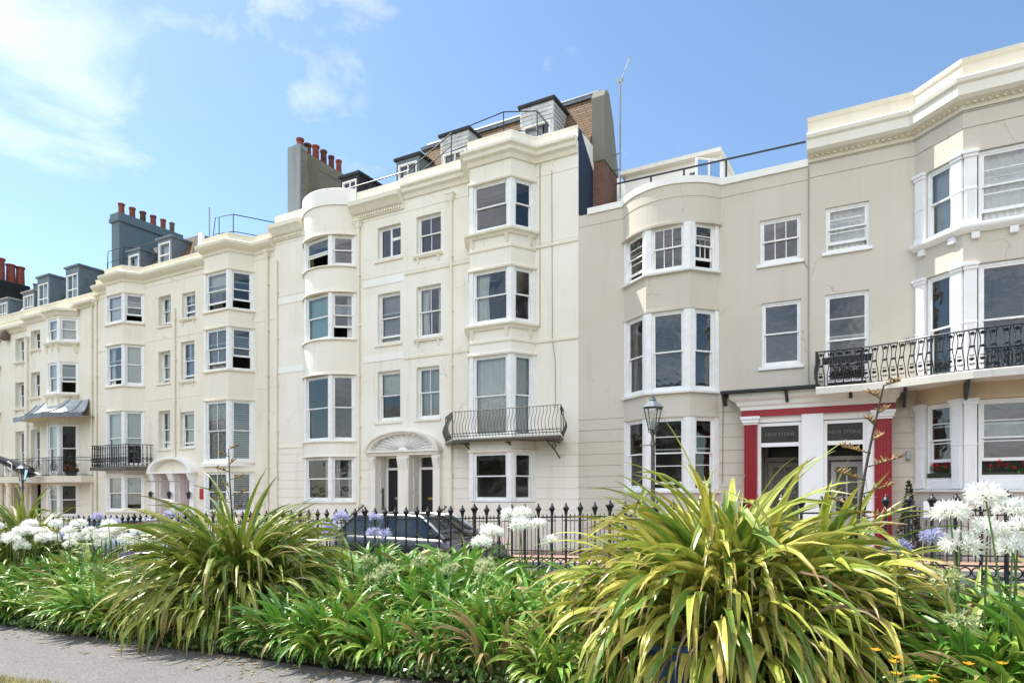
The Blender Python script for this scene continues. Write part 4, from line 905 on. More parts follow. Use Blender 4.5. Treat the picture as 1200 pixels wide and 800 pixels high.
    for (z, w_, h_) in ((3.45, .06, .16), (.72, .07, .22)):
        l = MB(); l.box(.60, .60 + w_, DP - .09, DP, E(z), E(z + h_)); l.box(.59, .61 + w_, DP - .12, DP - .0901, E(z + .02), E(z + h_ - .02)); l.build('wall_light', M['grey_metal'], root, bevel=.01)
    return root
H4 = bow_house(); H5 = bay_house()

# ================================================================== CREAM HOUSE WITH THE SLATE-BLUE CHIMNEY
def left_house():
    x0, x1 = -32.95, -20.65
    root = thing('terrace_house', 'cream house with two canted bays, plain rounded door arch and black slate hipped roof', 'house', (-26.8, DP, gz(-26.8) - .18))
    zb, zt = -3.2, 9.95; wall, trim = M['ivory'], M['ivory_trim']; sill_mat[0] = trim; wh = M['white']
    bl = canted(-31.55, -31.0, -29.68, -29.12, .66); br_ = canted(-24.30, -23.80, -22.32, -21.82, .82)
    W1 = [(-28.1, -27.21, 7.32, 8.66), (-28.1, -27.23, 4.78, 6.2), (-28.1, -27.25, 1.86, 3.56)]; W2 = [(-26.42, -25.52, 7.46, 8.56), (-26.5, -25.58, 4.78, 6.46), (-26.55, -25.6, 1.88, 3.42)]
    doors = [(-28.12, -27.12, -1.75, .76), (-26.74, -25.76, -1.75, .76)]
    ops = [(a[0] - x0, a[1] - x0, E(a[2]), E(a[3]), .22) for a in W1] + [(a[0] - x0, a[1] - x0, E(a[2]), E(a[3]), .14) for a in W2] + [(a[0] - x0, a[1] - x0, E(a[2]), E(a[3]), .8) for a in doors]
    ops += [(-31.35 - x0, -29.32 - x0, E(-.95), E(8.88), .3), (-24.1 - x0, -22.0 - x0, E(-.9), E(8.7), .3)]
    cs = courses([.62, .26, -.1, -.46, -.82, -1.2]) + courses([9.2], .015) + courses([6.72], .015) + courses([4.05], .012)
    w = MB(); w.facade((x0, DP), (1, 0), x1 - x0, E(zb), E(zt), ops, cs); w.build('front_wall', wall, root); shell(root, x0, x1, zb, zt, wall); interior(root, x0, x1, zb, 9.4, (1.0, 4.2, 7.0))
    for bay, bz in ((bl, ((8.92, 9.95), (6.62, 7.56), (3.61, 4.72), (.70, 1.1), (zb, -.97))), (br_, ((8.74, 9.95), (6.48, 7.15), (3.60, 4.76), (.76, 1.12), (zb, -.92)))):
        for za, zc in bz: band(root, bay, za, zc, wall)
        for za, _ in bz[:-1]: moulding(root, bay, [(-.1, za - .01), (.045, za - .01), (.055, za + .04), (-.1, za + .06)], trim, 'drip_moulding')
        for za, zc in bz[1:]: moulding(root, bay, [(-.1, zc - .02), (.07, zc - .02), (.075, zc + .035), (-.1, zc + .05)], trim, 'bay_sill')
    bay_windows(root, bl, 7.62, 8.91, [dict(), dict(cur='net'), dict(cur='blind:.5', op=.25, ops=.0)]); bay_windows(root, bl, 4.77, 6.6, [dict(), dict(cur='sides:net', op=.2), dict(cur='roller:.97')])
    bay_windows(root, bl, 1.13, 3.6, [dict(), dict(cur='net'), dict(cur='roller:.62')]); bay_windows(root, bl, -.93, .69, [dict(), dict(cur='net'), dict(cur='roller:.8')])
    bay_windows(root, br_, 7.19, 8.73, [dict(), dict(cur='roller:.5', op=.22), dict(cur='none', op=.3)], m=.11); bay_windows(root, br_, 4.81, 6.47, [dict(), dict(cur='blind', bars=(1, 0), op=.2), dict(cur='none', op=.45)], m=.11)
    bay_windows(root, br_, 1.16, 3.59, [dict(), dict(cur='shutter', bars=(1, 0)), dict(cur='shutter')], m=.11); bay_windows(root, br_, -.88, .75, [dict(), dict(cur='shutter', bars=(1, 0)), dict(cur='shutter')], m=.11)
    for a, c, o in zip(W1, ('net', 'net', 'net'), (.1, .12, .22)): sash(root, FLAT, a[0], a[1], E(a[2]), E(a[3]), sb=.2, cur=c, op=o, bars=(1, 0), bars_low=(1, 0), sill='thin')
    for a, c, o in zip(W2, ('bluedrape', 'bluedrape', 'roller:.95'), (.2, .12, .1)): sash(root, FLAT, a[0], a[1], E(a[2]), E(a[3]), sb=.13, cur=c, op=o, bars=(1, 0) if o > .1 else (0, 0), bars_low=(0, 0), sill='bracket' if a[2] > 4 else 'thin')
    line = [(x0, DP)] + bl + br_ + [(x1, DP)]
    moulding(root, line, [(-.06, 9.42), (.04, 9.42), (.08, 9.52), (.20, 9.60), (.30, 9.70), (.32, 9.80), (.22, 9.86), (.06, 9.9), (-.06, 9.9)], trim, 'cornice'); moulding(root, line, [(-.3, 9.89), (.05, 9.89), (.05, 10.08), (.08, 10.09), (.08, 10.14), (-.3, 10.16)], trim, 'parapet')
    moulding(root, [(x0, DP), (-31.56, DP)], [(-.01, 6.68), (.03, 6.68), (.03, 6.74), (-.01, 6.74)], trim)
    # door arch
    ow = M['white_wall']; cx = -26.93; xa, xb = -28.5, -25.35; A = DP - .32
    e = MB(); e.box(xa, xb, A, DP + .02, E(.76), E(.84)); N = 22; hx, hz = 1.55, .64
    q = lambda t, s: (cx + hx * s * math.cos(t), E(.84) + hz * s * math.sin(t))
    for i in range(N):
        t0, t1 = math.pi * i / N, math.pi * (i + 1) / N; P = [q(t0, .86), q(t1, .86), q(t1, 1.), q(t0, 1.)]
        e.add([(x, A, z) for x, z in P] + [(x, DP + .02, z) for x, z in P], ((0, 1, 2, 3), (7, 6, 5, 4), (0, 4, 5, 1), (2, 6, 7, 3)))
    e.build('door_arch', ow, root)
    e = MB(); e.add([(cx + hx * .87 * math.cos(math.pi * i / 16), DP - .03, E(.84) + hz * .87 * math.sin(math.pi * i / 16)) for i in range(17)] + [(cx + hx * .87 * math.cos(math.pi * i / 16), DP + .01, E(.84) + hz * .87 * math.sin(math.pi * i / 16)) for i in range(17)], [tuple(range(17))] + [(i, i + 1, 18 + i, 17 + i) for i in range(16)]); e.lathe(cx, DP - .03, [(.24, E(.86)), (.22, E(.96)), (.05, E(1.0))], 10, sy=.25); e.build('arch_tympanum', M['ivory_trim'], root)
    for a, b_ in ((-28.42, -28.13), (-27.11, -26.75), (-25.75, -25.46)):
        p = MB(); p.box(a, b_, DP - .12, DP + .02, E(-1.75), E(.62)); p.hull([(a, DP - .12, E(.35)), (b_, DP - .12, E(.35)), (b_, DP, E(.35)), (a, DP, E(.35))], [(a - .02, DP - .28, E(.7595)), (b_ + .02, DP - .28, E(.7595)), (b_ + .02, DP, E(.7595)), (a - .02, DP, E(.7595))]); p.build('door_pilaster', wh, root)
    for a, b_, c, d in doors:
        y = DP + .8; dm = MB(); dm.box(a, b_, y - .03, y + .03, E(c), E(.45))
        for u0, u1 in ((.12, .44), (.56, .88)):
            for v0, v1 in ((.08, .4), (.5, .92)): dm.box(a + u0, a + u1, y - .045, y - .0299, E(c) + 2.2 * v0, E(c) + 2.2 * v1)
        D_ = dm.build('door', M['reddoor'], root); t_ = MB(); t_.box(a, b_, y - .04, y + .03, E(.45), E(.53)); t_.build('transom', wh, root)
        gq = MB(); gq.quad((a, y, E(.53)), (b_, y, E(.53)), (b_, y, E(.76)), (a, y, E(.76))); gq.build('pane', M['glass'], root, recalc=False)
        for side, k in ((a, 1),):
            pn = MB()
            pn.box(a - .001, a + .02, DP + .06, y - .06, E(c), E(.72))
            for i in range(4): pn.box(a + .0199, a + .035, DP + .10 + i * .16, DP + .20 + i * .16, E(c) + .1, E(.6))
            pn.build('reveal_panel', wh, root)
    for x in (-28.27, -26.93, -25.60):
        l = MB(); l.tube([(x, DP - .13, E(-.1)), (x, DP - .26, E(.0)), (x, DP - .26, E(-.04))], .012, 5); l.lathe(x, DP - .26, [(.03, E(-.34)), (.06, E(-.30)), (.09, E(-.10)), (.10, E(-.09)), (.02, E(-.02))], 6); l.build('wall_lantern', M['iron'], root)
    p = MB(); p.tube([(-28.5, DP - .33, E(.42)), (-25.4, DP - .33, E(.42))], .02, 5); p.build('lamp_bar', M['grey_metal'], root)
    st = MB(); zp = base_z(-27)
    for i in range(3): st.box(-28.6, -25.3, DP - .35 - .3 * (2 - i), DP + .78 if i == 2 else DP - .001, E(zp) - .3 if i == 0 else E(zp + (-1.75 - zp) * i / 3) + .0005, E(zp + (-1.75 - zp) * (i + 1) / 3))
    st.build('front_steps', M['concrete'], root)
    # small balcony on the left bay
    Y = DP - 1.0; zf, zt2 = 1.08, 2.06; s = MB(); s.prism([(-32.2, DP - .001), (-31.7, Y), (-27.3 - 1.55, Y), (-28.45, DP - .4), (-28.45, DP - .001)], E(zf - .14), E(zf)); s.build('balcony_slab', M['iron_worn'], root)
    path = [(-32.15, DP - .01), (-31.65, Y + .04), (-28.88, Y + .04), (-28.5, DP - .36), (-28.5, DP - .01)]
    rl = MB()
    for z in (zt2, zf + .05, zf + .35): rl.tube([(x, y, E(z)) for x, y in path], .018, 6)
    rr = rl.build('balcony_railing', M['iron'], root)
    for A_, B_ in zip(path[:-1], path[1:]):
        F = Face(A_, (B_[0] - A_[0], B_[1] - A_[1])); L_ = math.hypot(B_[0] - A_[0], B_[1] - A_[1]); n = max(2, int(L_ / .17))
        for i in range(n):
            a = L_ * (i + .5) / n; b = MB(); b.tube([F.p(a, E(zf), 0), F.p(a, E(zt2), 0)], .016, 6)
            for z, r in ((zf + .12, .04), (zf + .27, .05), (zf + .40, .045), (zf + .55, .03), (zf + .85, .032)):
                b.lathe(*F.p(a, 0, 0)[:2], [(r * .4, E(z) - .045), (r, E(z)), (r * .4, E(z) + .045)], 6)
            b.build('baluster', M['iron'], root)
    s = MB(); s.prism([(-24.25, DP - .001), (-23.9, DP - .95), (-22.2, DP - .95), (-21.85, DP - .001)], E(.98), E(1.10)); s.build('bay_ledge', M['white_wall'], root)
    pipe(root, -26.85, 1.5, 8.0, trim, hopper=False); pipe(root, x0 + .05, -2.3, 9.15, trim); pipe(root, -21.0, -1.5, 9.2, M['ivory_trim'])
    sg = MB(); sg.box(-25.2, -24.85, DP - .03, DP, E(-.35), E(.1)); sg.build('small_red_sign', M['reddoor'], root)
    # roof
    slope(root, -32.6, -26.0, 18.6, 9.9, 20.0, 12.12, 26, M['felt'], 'slate_mansard', hipl=.3, hipr=1.9)
    f = MB(); f.hull([(-26.25, 18.6, E(9.97)), (-25.98, 18.6, E(9.97)), (-25.95, 18.72, E(9.9)), (-26.2, 18.72, E(9.9))], [(-28.05, 19.95, E(12.18)), (-27.85, 19.95, E(12.18)), (-27.8, 20.1, E(12.1)), (-28.0, 20.1, E(12.1))]); f.build('hip_flashing', M['white'], root)
    f = MB(); f.add([(-30.9, 18.75, E(10.15)), (-29.4, 18.75, E(10.15)), (-29.4, 19.9, E(11.95)), (-30.7, 19.9, E(11.95)), (-30.9, 18.5, E(9.9)), (-29.4, 18.5, E(9.9))], [(0, 1, 2, 3), (4, 5, 1, 0)]); f.build('tile_patch', M['tile'], root, recalc=False)
    f = MB(); f.add([(-28.2, 18.72, E(10.15)), (-26.9, 18.72, E(10.15)), (-28.2, 19.9, E(11.98))], [(0, 1, 2)]); f.build('tile_patch', M['tile'], root, recalc=False)
    slope(root, -27.0, x1 - .05, 19.4, 10.0, 20.9, 11.85, 26, M['felt'], 'felt_roof', hipl=.6, hipr=.2)
    dormer(root, -31.6, -30.6, 18.7, 9.95, 11.45, 1.6, M['lead'], M['lead'], bars=(0, 0)); dormer(root, -29.25, -28.2, 18.7, 10.2, 11.6, 1.5, M['lead'], M['lead'], bars=(0, 0))
    chimney(root, -33.4, -32.75, 18.95, 22.3, 8.6, 13.75, M['chimgrey'], [(19.25, .62, .15), (19.8, .62, .15), (20.35, .62, .15), (20.9, .62, .15), (21.45, .62, .14), (21.95, .62, .13)], [M['pot'], M['pot'], M['pot_sooty'], M['pot'], M['pot'], M['pot_buff']], cap=.09)
    handrail(root, [(-33.0, 18.5, 10.3), (-32.9, 18.5, 11.7), (-31.6, 18.5, 11.7), (-31.55, 18.9, 11.75), (-29.8, 19.2, 11.9)], [(-31.6, 18.5, 10.1, 11.7)], mid=.55)
    handrail(root, [(-26.2, 19.3, 10.9), (-25.95, 19.3, 12.25), (-24.75, 19.3, 12.15), (-24.2, 21.5, 12.4)], [(-24.75, 19.3, 10.4, 12.15), (-25.7, 19.3, 10.6, 12.2)], mid=.75)
    a = MB(); a.tube([(-27.6, 20.2, E(12)), (-27.6, 20.2, E(13.4))], .03, 5); a.tube([(-32.0, 21.5, E(12.0)), (-32.0, 21.5, E(13.0))], .03, 5); a.tube([(-32.3, 21.5, E(12.9)), (-31.8, 21.5, E(12.9))], .02, 4); a.build('aerial', M['grey_metal'], root)
    return root
H2 = left_house()

# ================================================================== FAR LEFT HOUSE WITH THE ZINC CANOPY
def far_house():
    x0, x1, xm = -46.2, -32.95, -39.55
    root = thing('terrace_house', 'pale cream house farthest away, with a zinc canopy and grey boxed dormers', 'house', (-39.5, DP, gz(-39.5) - .18))
    zb, zt = -3.6, 9.2; wall, trim = M['pale'], M['ivory_trim']; sill_mat[0] = trim; wh = M['white']
    b1 = canted(-36.85, -36.2, -35.18, -34.52, .62); b2 = canted(-44.6, -43.95, -42.95, -42.3, .62)
    W2 = [(-39.11, -38.17, 7.43, 8.42), (-39.11, -38.2, 4.9, 6.23), (-39.11, -38.2, 1.12, 3.22)]; W1 = [(-40.72, -39.82, 6.93, 8.2), (-40.72, -39.82, 4.42, 5.82), (-40.72, -39.82, .9, 3.2)]
    ops = [(a[0] - x0, a[1] - x0, E(a[2]), E(a[3]), .26) for a in W1 + W2] + [(-36.6 - x0, -34.8 - x0, E(-1.25), E(8.45), .3), (-44.3 - x0, -42.55 - x0, E(-1.6), E(7.95), .3)]
    ops += [(-39.05 - x0, -38.1 - x0, E(-2.0), E(.36), .3), (-40.9 - x0, -39.95 - x0, E(-2.0), E(.2), .3)]
    cs = courses([.3, -.05, -.4, -.75, -1.1, -1.5])
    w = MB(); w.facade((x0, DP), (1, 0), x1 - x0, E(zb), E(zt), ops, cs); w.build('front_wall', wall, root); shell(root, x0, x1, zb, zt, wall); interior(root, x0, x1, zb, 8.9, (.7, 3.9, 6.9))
    for bay, dz in ((b1, 0.), (b2, -.45)):
        for za, zc in ((8.51, 8.95), (6.34, 7.28), (3.3, 4.74), (.36, .84), (zb - dz, -1.28)): band(root, bay, za + dz, zc + dz, wall)
        moulding(root, bay, [(-.1, 8.62 + dz), (.04, 8.62 + dz), (.14, 8.78 + dz), (.26, 8.84 + dz), (.26, 8.95 + dz), (-.1, 9.02 + dz)], trim, 'bay_cornice')
        for z in (7.30, 4.74): moulding(root, bay, [(-.1, z - .14 + dz), (.05, z - .14 + dz), (.16, z - .03 + dz), (.17, z + .05 + dz), (-.1, z + .06 + dz)], trim, 'bay_sill')
        for z in (7.30, 4.74):
            for x, y in ((bay[1][0], bay[1][1]), (bay[2][0], bay[2][1]), (bay[3][0] - .08, bay[3][1] - .12), ((bay[1][0] + bay[2][0]) / 2, bay[1][1])):
                br = MB(); br.hull([(x - .06, y, E(z - .48 + dz)), (x + .06, y, E(z - .48 + dz)), (x + .06, y + .1, E(z - .48 + dz)), (x - .06, y + .1, E(z - .48 + dz))], [(x - .07, y - .12, E(z - .141 + dz)), (x + .07, y - .12, E(z - .141 + dz)), (x + .07, y + .1, E(z - .141 + dz)), (x - .07, y + .1, E(z - .141 + dz))]); br.build('sill_bracket', trim, root)
        bay_windows(root, bay, 7.36 + dz, 8.5 + dz, [dict(), dict(cur='net'), dict(cur='roller:.97')]); bay_windows(root, bay, 4.8 + dz, 6.33 + dz, [dict(), dict(cur='net'), dict(cur='none', op=.5)])
        bay_windows(root, bay, .86 + dz, 3.29 + dz, [dict(), dict(cur='net'), dict(cur='none')]); bay_windows(root, bay, -1.26 + dz, .35 + dz, [dict(), dict(cur='net'), dict(cur='none')])
    for i, a in enumerate(W1 + W2): sash(root, FLAT, a[0], a[1], E(a[2]), E(a[3]), sb=.22, cur=('net', 'none', 'net', 'none', 'none', 'net')[i], bars=(0, 0), sill='bracket' if a[2] > 4 else None)
    moulding(root, [(x0, DP), (xm, DP)], [(-.06, 8.52), (.05, 8.52), (.14, 8.64), (.30, 8.74), (.32, 8.86), (.08, 8.92), (-.06, 8.92)], trim, 'cornice'); moulding(root, [(xm, DP), (-37.6, DP)], [(-.06, 8.82), (.05, 8.82), (.14, 8.94), (.30, 9.04), (.32, 9.16), (.08, 9.2), (-.06, 9.2)], trim, 'cornice'); moulding(root, [(-35.0, DP), (x1, DP)], [(-.06, 8.95), (.05, 8.95), (.14, 9.04), (.30, 9.1), (.32, 9.2), (.08, 9.24), (-.06, 9.24)], trim, 'cornice')
    moulding(root, [(x0, DP), (x1, DP)], [(-.3, 9.19), (.06, 9.19), (.06, 9.5), (.10, 9.52), (.10, 9.6), (-.3, 9.62)], trim, 'parapet')
    # porch with columns and the iron balcony above it
    Y = DP - 1.05; zf, zt2 = .72, 1.62
    s = MB(); s.prism([(-45.5, DP - .001), (-45.5, Y), (-33.6, Y), (-33.2, DP - .6), (-33.2, DP - .001)], E(zf - .30), E(zf)); s.build('balcony_slab', M['ivory_trim'], root)
    for x in (-41.7, -40.9 + .55, -39.4, -38.0 + .1):
        c = MB(); c.lathe(x, Y + .2, [(.22, E(-2.9)), (.22, E(-2.75)), (.17, E(-2.7)), (.165, E(-1.2)), (.145, E(.2)), (.19, E(.28)), (.2, E(.4199))], 14); c.build('porch_column', trim, root, smooth=False)
    path = [(-45.45, Y + .04), (-33.65, Y + .04), (-33.25, DP - .6), (-33.25, DP - .01)]
    rl = MB()
    for z in (zt2, zt2 - .13, zf + .06): rl.tube([(x, y, E(z)) for x, y in path], .016, 5)
    rl.build('balcony_railing', M['iron'], root)
    F = Face(path[0], (1, 0)); a = .1; k = 0
    while a < 11.75:
        b = MB()
        if k % 6 == 0:
            c = a + .36
            for r in (.30, .17, .07): b.tube([F.p(c + r * math.cos(t), E(zf + .42) + r * math.sin(t), 0) for t in [i * .4833 for i in range(14)]], .014, 4, False)
            for i in range(8): b.tube([F.p(c + .07 * math.cos(i * .785), E(zf + .42) + .07 * math.sin(i * .785), 0), F.p(c + .30 * math.cos(i * .785), E(zf + .42) + .30 * math.sin(i * .785), 0)], .011, 4)
            b.build('railing_rosette', M['iron'], root, recalc=False); a += .76
        else: b.tube([F.p(a, E(zf), 0), F.p(a, E(zt2), 0)], .013, 5); b.build('baluster', M['iron'], root); a += .14
        k += 1
    # tented zinc canopy
    e0 = [(-38.9, DP - .9), (-37.6, DP - 1.05), (-36.4, DP - 1.5), (-34.9, DP - 1.5), (-33.6, DP - 1.1), (-33.1, DP - .6)]; t0 = [(-38.5, DP - .02), (-37.4, DP - .02), (-36.9, DP - .4), (-34.5, DP - .4), (-34.2, DP - .02), (-33.6, DP - .02)]
    c = MB(); rows = 6; n = len(e0)
    for j in range(rows + 1):
        t = j / rows; z = 3.74 + .72 * t ** 1.7 if True else 0
        for (ex, ey), (tx, ty) in zip(e0, t0): c.v.append((ex + (tx - ex) * t ** .85, ey + (ty - ey) * t ** .85, E(z)))
    for j in range(rows):
        for i in range(n - 1): q_ = j * n + i; c.f.append((q_, q_ + 1, q_ + n + 1, q_ + n))
    cp = c.build('canopy', M['zinc'], root, recalc=False); v = MB()
    for i in range(n - 1):
        A_, B_ = e0[i], e0[i + 1]; F = Face(A_, (B_[0] - A_[0], B_[1] - A_[1])); F.box(v, 0, math.hypot(B_[0] - A_[0], B_[1] - A_[1]), E(3.52), E(3.745), -.02, .005)
    v.build('canopy_valance', M['lead'], cp)
    for i, (p, q_) in enumerate(zip(e0, t0)): v = MB(); v.tube([(p[0] + (q_[0] - p[0]) * (j / 6) ** .85, p[1] + (q_[1] - p[1]) * (j / 6) ** .85, E(3.755 + .72 * (j / 6) ** 1.7)) for j in range(7)], .022, 5); v.build('canopy_seam', M['lead'], cp)
    v = MB(); v.add([(x, y, E(3.6)) for x, y in e0] + [(-33.1, DP - .01, E(3.6)), (-38.9, DP - .01, E(3.6))], [tuple(range(8))]); v.build('canopy_soffit', M['softpeach'], cp, recalc=False)
    pipe(root, xm + .2, -2.6, 7.9, trim); pipe(root, x1 - .08 - .25, -2.6, 9.0, trim, hopper=False)
    fl = MB(); fl.lathe(-41.4, DP - .2, [(.08, E(8.15)), (.2, E(8.22)), (.24, E(8.4)), (.2, E(8.6)), (.05, E(8.68))], 10); fl.tube([(-41.4, DP, E(8.4)), (-41.4, DP - .2, E(8.4))], .03, 5); fl.build('flood_lamp', M['pot_buff'], root)
    # roof, grey dormers, white rooflight panel, black party stack
    slope(root, x0, x1 - .2, 18.5, 9.3, 20.0, 11.3, 26, M['slate'], 'slate_roof', hipr=.5)
    dg = M['dormer_grey']
    dormer(root, -37.2, -35.95, 18.75, 9.55, 11.6, 2.2, dg, M['lead'], wtop=11.25); dormer(root, -40.05, -38.82, 18.75, 9.45, 11.55, 2.2, dg, M['lead'], wtop=11.2)
    dormer(root, -41.6, -40.35, 18.75, 9.4, 10.95, 1.8, M['dormer_grey'], M['concrete'], bars=(2, 0)); dormer(root, -44.4, -43.2, 18.75, 9.4, 10.92, 1.8, M['dormer_grey'], M['concrete'], bars=(2, 0))
    for x in (-37.75, -42.4):
        p = MB()
        for i in range(5): p.hull([(x, 18.6 + .14 * i, E(9.62 + .2 * i)), (x + .42, 18.6 + .14 * i, E(9.62 + .2 * i)), (x + .42, 18.72 + .14 * i, E(9.62 + .2 * i)), (x, 18.72 + .14 * i, E(9.62 + .2 * i))], [(x, 18.7 + .14 * i, E(9.80 + .2 * i)), (x + .42, 18.7 + .14 * i, E(9.80 + .2 * i)), (x + .42, 18.76 + .14 * i, E(9.80 + .2 * i)), (x, 18.76 + .14 * i, E(9.80 + .2 * i))])
        p.build('white_roof_panel', M['white'], root)
    mixp = [M['pot'], M['pot'], M['pot']]
    chimney(root, -45.6, -44.85, 19.0, 20.6, 8.5, 12.35, M['blackwall'], [(19.2, 1.35, .26), (19.75, 1.15, .25), (20.25, 1.15, .24)], mixp, cap=.02)
    chimney(root, -45.6, -44.65, 20.61, 24.2, 8.5, 12.15, M['blackwall'], [(21.1, .55, .2), (21.6, .75, .22), (22.0, 1.25, .19), (22.6, .75, .26), (23.2, 1.2, .2), (23.7, .95, .24)], [M['lead'], M['pot_buff'], M['pot'], M['pot_buff'], M['pot'], M['pot_buff']], cap=.02)
    return root
def end_house():
    x0, x1 = -59., -46.22
    root = thing('terrace_house', 'plain cream house beyond the black chimney stack at the very end of the terrace', 'house', (-52.6, DP, gz(-52.6) - .18)); wall = M['cream']; sill_mat[0] = M['cream_trim']
    ws = [(x0 + 1.2 + i * 2.4, x0 + 2.2 + i * 2.4, z, z + h) for i in range(5) for z, h in ((-1.6, 1.7), (.9, 2.2), (4.3, 1.7), (7.0, 1.3))]
    w = MB(); w.facade((x0, DP), (1, 0), x1 - x0, E(-4.2), E(9.4), [(a - x0, b - x0, E(c), E(d), .14) for a, b, c, d in ws], courses([.4, -.1, -.6])); w.build('front_wall', wall, root)
    shell(root, x0, x1, -4.2, 9.4, wall); interior(root, x0, x1, -4.0, 8.8, (.5, 3.7, 6.6))
    for i, a in enumerate(ws): sash(root, FLAT, a[0], a[1], E(a[2]), E(a[3]), sb=.13, cur=('net', 'none', 'sides:drape')[i % 3], sill='thin')
    moulding(root, [(x0, DP), (x1, DP)], [(-.06, 8.6), (.05, 8.6), (.3, 8.85), (.32, 9.0), (.06, 9.05), (-.06, 9.05)], M['cream_trim'], 'cornice')
    slope(root, x0, x1, 18.5, 9.0, 20.2, 10.6, 26, M['slate'], 'slate_roof')
M['zinc'] = plain('zinc_sheet', (.42, .45, .47), .38, .2, 3., metal=.3)
H1 = far_house(); end_house()

# ================================================================== THE FAR SIDE OF THE SQUARE (mirrored in the windows)
def opposite_house(x0, x1, col, label):
    Y = -48.; root = thing('opposite_house', label, 'house', ((x0 + x1) / 2, Y, -1), label.split()[0] + ' houses across the square'); F = Face((x1, Y), (-1, 0)); W = x1 - x0
    ops = [(1. + i * (W - 2) / 3, 1. + i * (W - 2) / 3 + 1.1, 1.2 + 3.1 * j, 3.1 + 3.1 * j) for i in range(3) for j in range(4)]
    w = MB(); w.facade((x1, Y), (-1, 0), W, -2, 13.2, ops, reveal=.2); w.quad((x0, Y, -2), (x0, Y - 8, -2), (x0, Y - 8, 13.2), (x0, Y, 13.2)); w.quad((x1, Y, -2), (x1, Y - 8, -2), (x1, Y - 8, 13.2), (x1, Y, 13.2)); w.build('front_wall', col, root, recalc=False)
    r = MB(); r.hull([(x0, Y - .2, 13.2), (x1, Y - .2, 13.2), (x1, Y - 8, 13.2), (x0, Y - 8, 13.2)], [(x0, Y - 3, 15.4), (x1, Y - 3, 15.4), (x1, Y - 6, 15.4), (x0, Y - 6, 15.4)]); r.build('roof', M['slate'], root)
    for a, b, c, d in ops: g_ = MB(); F.box(g_, a, b, c, d, -.35, -.15); g_.build('window', M['blackdoor'], root)
for i in range(9):
    opposite_house(-118 + i * 14., -104 + i * 14. - .02, M['cream'] if i % 2 else M['ivory'], ('cream' if i % 2 else 'ivory') + ' four storey house across the square, mirrored in the windows')
_r = random.Random(5); _m = MB()
for k in range(34):
    d = Vector((_r.gauss(0, 1), _r.gauss(0, 1), _r.gauss(0, .8))).normalized() * _r.uniform(.3, 1.); c = Vector((d.x * 2.6, d.y * 2.6, 4.9 + d.z * 2.2))
    for q in range(60):
        e = Vector((_r.gauss(0, 1), _r.gauss(0, 1), _r.gauss(0, 1))).normalized(); p = c + e * _r.uniform(.5, .95); a = Vector((_r.gauss(0, 1), _r.gauss(0, 1), _r.gauss(0, .6))).normalized() * .16; b = a.cross(e).normalized() * .09
        _m.add([p - a, p + b, p + a, p - b], ((0, 1, 2, 3),), _r.choice([(.03, .07, .015), (.045, .10, .02), (.06, .12, .03)]))
_t = MB(); _t.tube([(0, 0, -.5), (.05, 0, 1.6), (0, .1, 3.2), (.1, 0, 5.2)], [.24, .2, .16, .06], 8)
for k in range(5): a = k * 1.26; _t.tube([(0, .05, 2.4 + .25 * k), (1.1 * math.cos(a), 1.1 * math.sin(a), 4.0 + .2 * k), (1.9 * math.cos(a), 1.9 * math.sin(a), 5. + .2 * k)], [.10, .06, .02], 6)
tree0 = thing('tree', 'leafy garden tree on the lawn behind the viewer, mirrored in the windows', 'tree', (-16, -20, gz(-16)), 'garden trees behind the viewer')
_o = _t.build('trunk', plain('bark', (.10, .08, .06), .9, .3), None); _o.parent = tree0; _o = _m.build('crown', M['leaf'], None, recalc=False); _o.parent = tree0
for i, (x, y) in enumerate(((-24, -23), (-33, -19), (-42, -24), (-52, -20), (-62, -24), (-73, -21), (-8, -24), (0.5, -20))): dup_tree(tree0, (x, y, gz(x)), i * 1.1, .9 + .05 * (i % 5))

